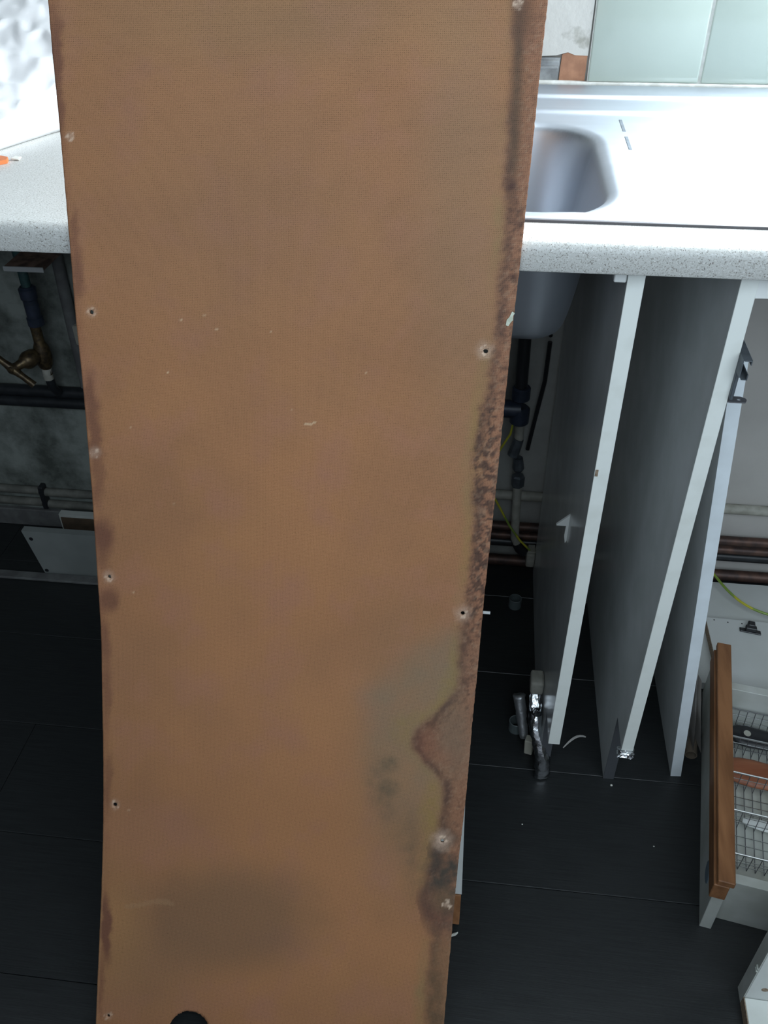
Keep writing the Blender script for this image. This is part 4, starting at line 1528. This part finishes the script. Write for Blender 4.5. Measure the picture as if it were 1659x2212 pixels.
bm = new_bm()
add_lathe(bm, [(0.0095, 0.0), (0.0095, 0.06), (0.008, 0.06), (0.008, 0.0)], (0.3805, -0.474, 0.0097), (0.16, 0.98, 0), 20, closed=True)
tag(obj('cardboard_tube', bm, MAT['cardboard'], smooth=True), 'end of a brown cardboard tube on the floor right of the leaning panel', 'tube')
for cx_, cy2 in ((0.1085, -0.625), (0.3025, -0.640)):
    bm = new_bm()
    add_box(bm, cx_, cx_ + 0.0022, cy2, cy2 + 0.0016, 0.0002, 0.0014, 0.0004, 1)
    tag(obj('paper_crumb', bm, MAT['paper_scrap']), 'tiny pale crumb on the open dark floor ' + ('near the brown sheet' if cx_ < 0.2 else 'near the railed drawer'), 'crumb')

# ------------------------------------------------------------------ broken cupboard corner at lower right
t = thing('cupboard_part', 'white cupboard corner piece with a screw hole at the lower right edge', 'cupboard part', (0.55, -0.87, 0.0))
ca2 = math.radians(-2)
f1 = Vector((math.cos(ca2), math.sin(ca2), 0))
f2 = Vector((-math.sin(ca2), math.cos(ca2), 0))
A = Vector((0.3885, -0.851, 0.0))
bm = new_bm()
add_obox(bm, A + e3 * 0.0, f1 * 0.42, f2 * 0.020, e3 * 0.23, 0.0008, 1)
up_ = obj('upright_board', bm, MAT['melamine_door'], t)
bm = new_bm()
add_obox(bm, A - f1 * 0.0012, f1 * 0.0011, f2 * 0.020, e3 * 0.23, 0.0003, 1)
for z_, s_ in ((0.085, 0.003), (0.092, 0.002)):
    add_obox(bm, A - f1 * 0.003 + e3 * z_, f1 * 0.003, f2 * 0.006, e3 * s_, 0.0006, 1)
obj('edge_strip', bm, MAT['greyboard'], t)['label'] = 'greyish worn end edge'
bm = new_bm()
add_obox(bm, A - f2 * 0.30 + e3 * 0.0, f1 * 0.42, f2 * 0.2995, e3 * 0.018, 0.0008, 1)
obj('flat_board', bm, MAT['edging'], t)['label'] = 'cream flat board'
bm = new_bm()
add_obox(bm, A - f1 * 0.0012 - f2 * 0.30, f1 * 0.0011, f2 * 0.30, e3 * 0.018)
obj('raw_edge', bm, MAT['chipboard'], t)['label'] = 'brown raw chipboard end'
bm = new_bm()
add_lathe(bm, [(0.0042, 0), (0.0042, 0.0005), (0.0025, 0.0007)], A + f1 * 0.0185 + e3 * 0.0445, -f2, 14)
obj('screw_hole', bm, MAT['chipboard'], up_)

# ------------------------------------------------------------------ drawer front standing behind the sheet
t = thing('railed_board', 'white board with wooden rail along its foot standing just behind the brown sheet', 'board', (-0.15, -0.79, 0.0))
tl = Vector((0, 0.105, 0.19)).normalized()
tn = Vector((0, -tl.z, tl.y))
B0 = Vector((-0.33, -0.800, 0.0))
bm = new_bm()
w_ = 0.3525
pl = [(0.0, 0.057), (w_, 0.057), (w_ - 0.0055, 0.250), (0.0, 0.250)]
add_prism(bm, pl, B0 - tn * 0.016, Vector((1, 0, 0)), tl, tn * 0.016)
obj('panel', bm, MAT['melamine_door'], t)
bm = new_bm()
add_obox(bm, B0 - tn * 0.017 + tl * 0.012, Vector((w_ - 0.0008, 0, 0)), tl * 0.0445, tn * 0.019, 0.001, 1)
obj('handle_rail', bm, MAT['hardwood'], t)['label'] = 'warm brown wooden handle rail'
bm = new_bm()
add_box(bm, -0.30, -0.05, -0.690, -0.64, 0.0, 0.10, 0.001, 1)
obj('drawer_side', bm, MAT['greyboard'], t)
bm = new_bm()
add_obox(bm, B0 + Vector((w_ - 0.012, -0.010, 0.002)), (0.008, 0.002, 0.003), (0.003, 0.004, 0), (0, 0.001, 0.004), 0.0008, 1)
tag(obj('plaster_crumb', bm, MAT['paper_scrap']), 'pale crumb on the floor beside the right edge of the sheet', 'crumb')
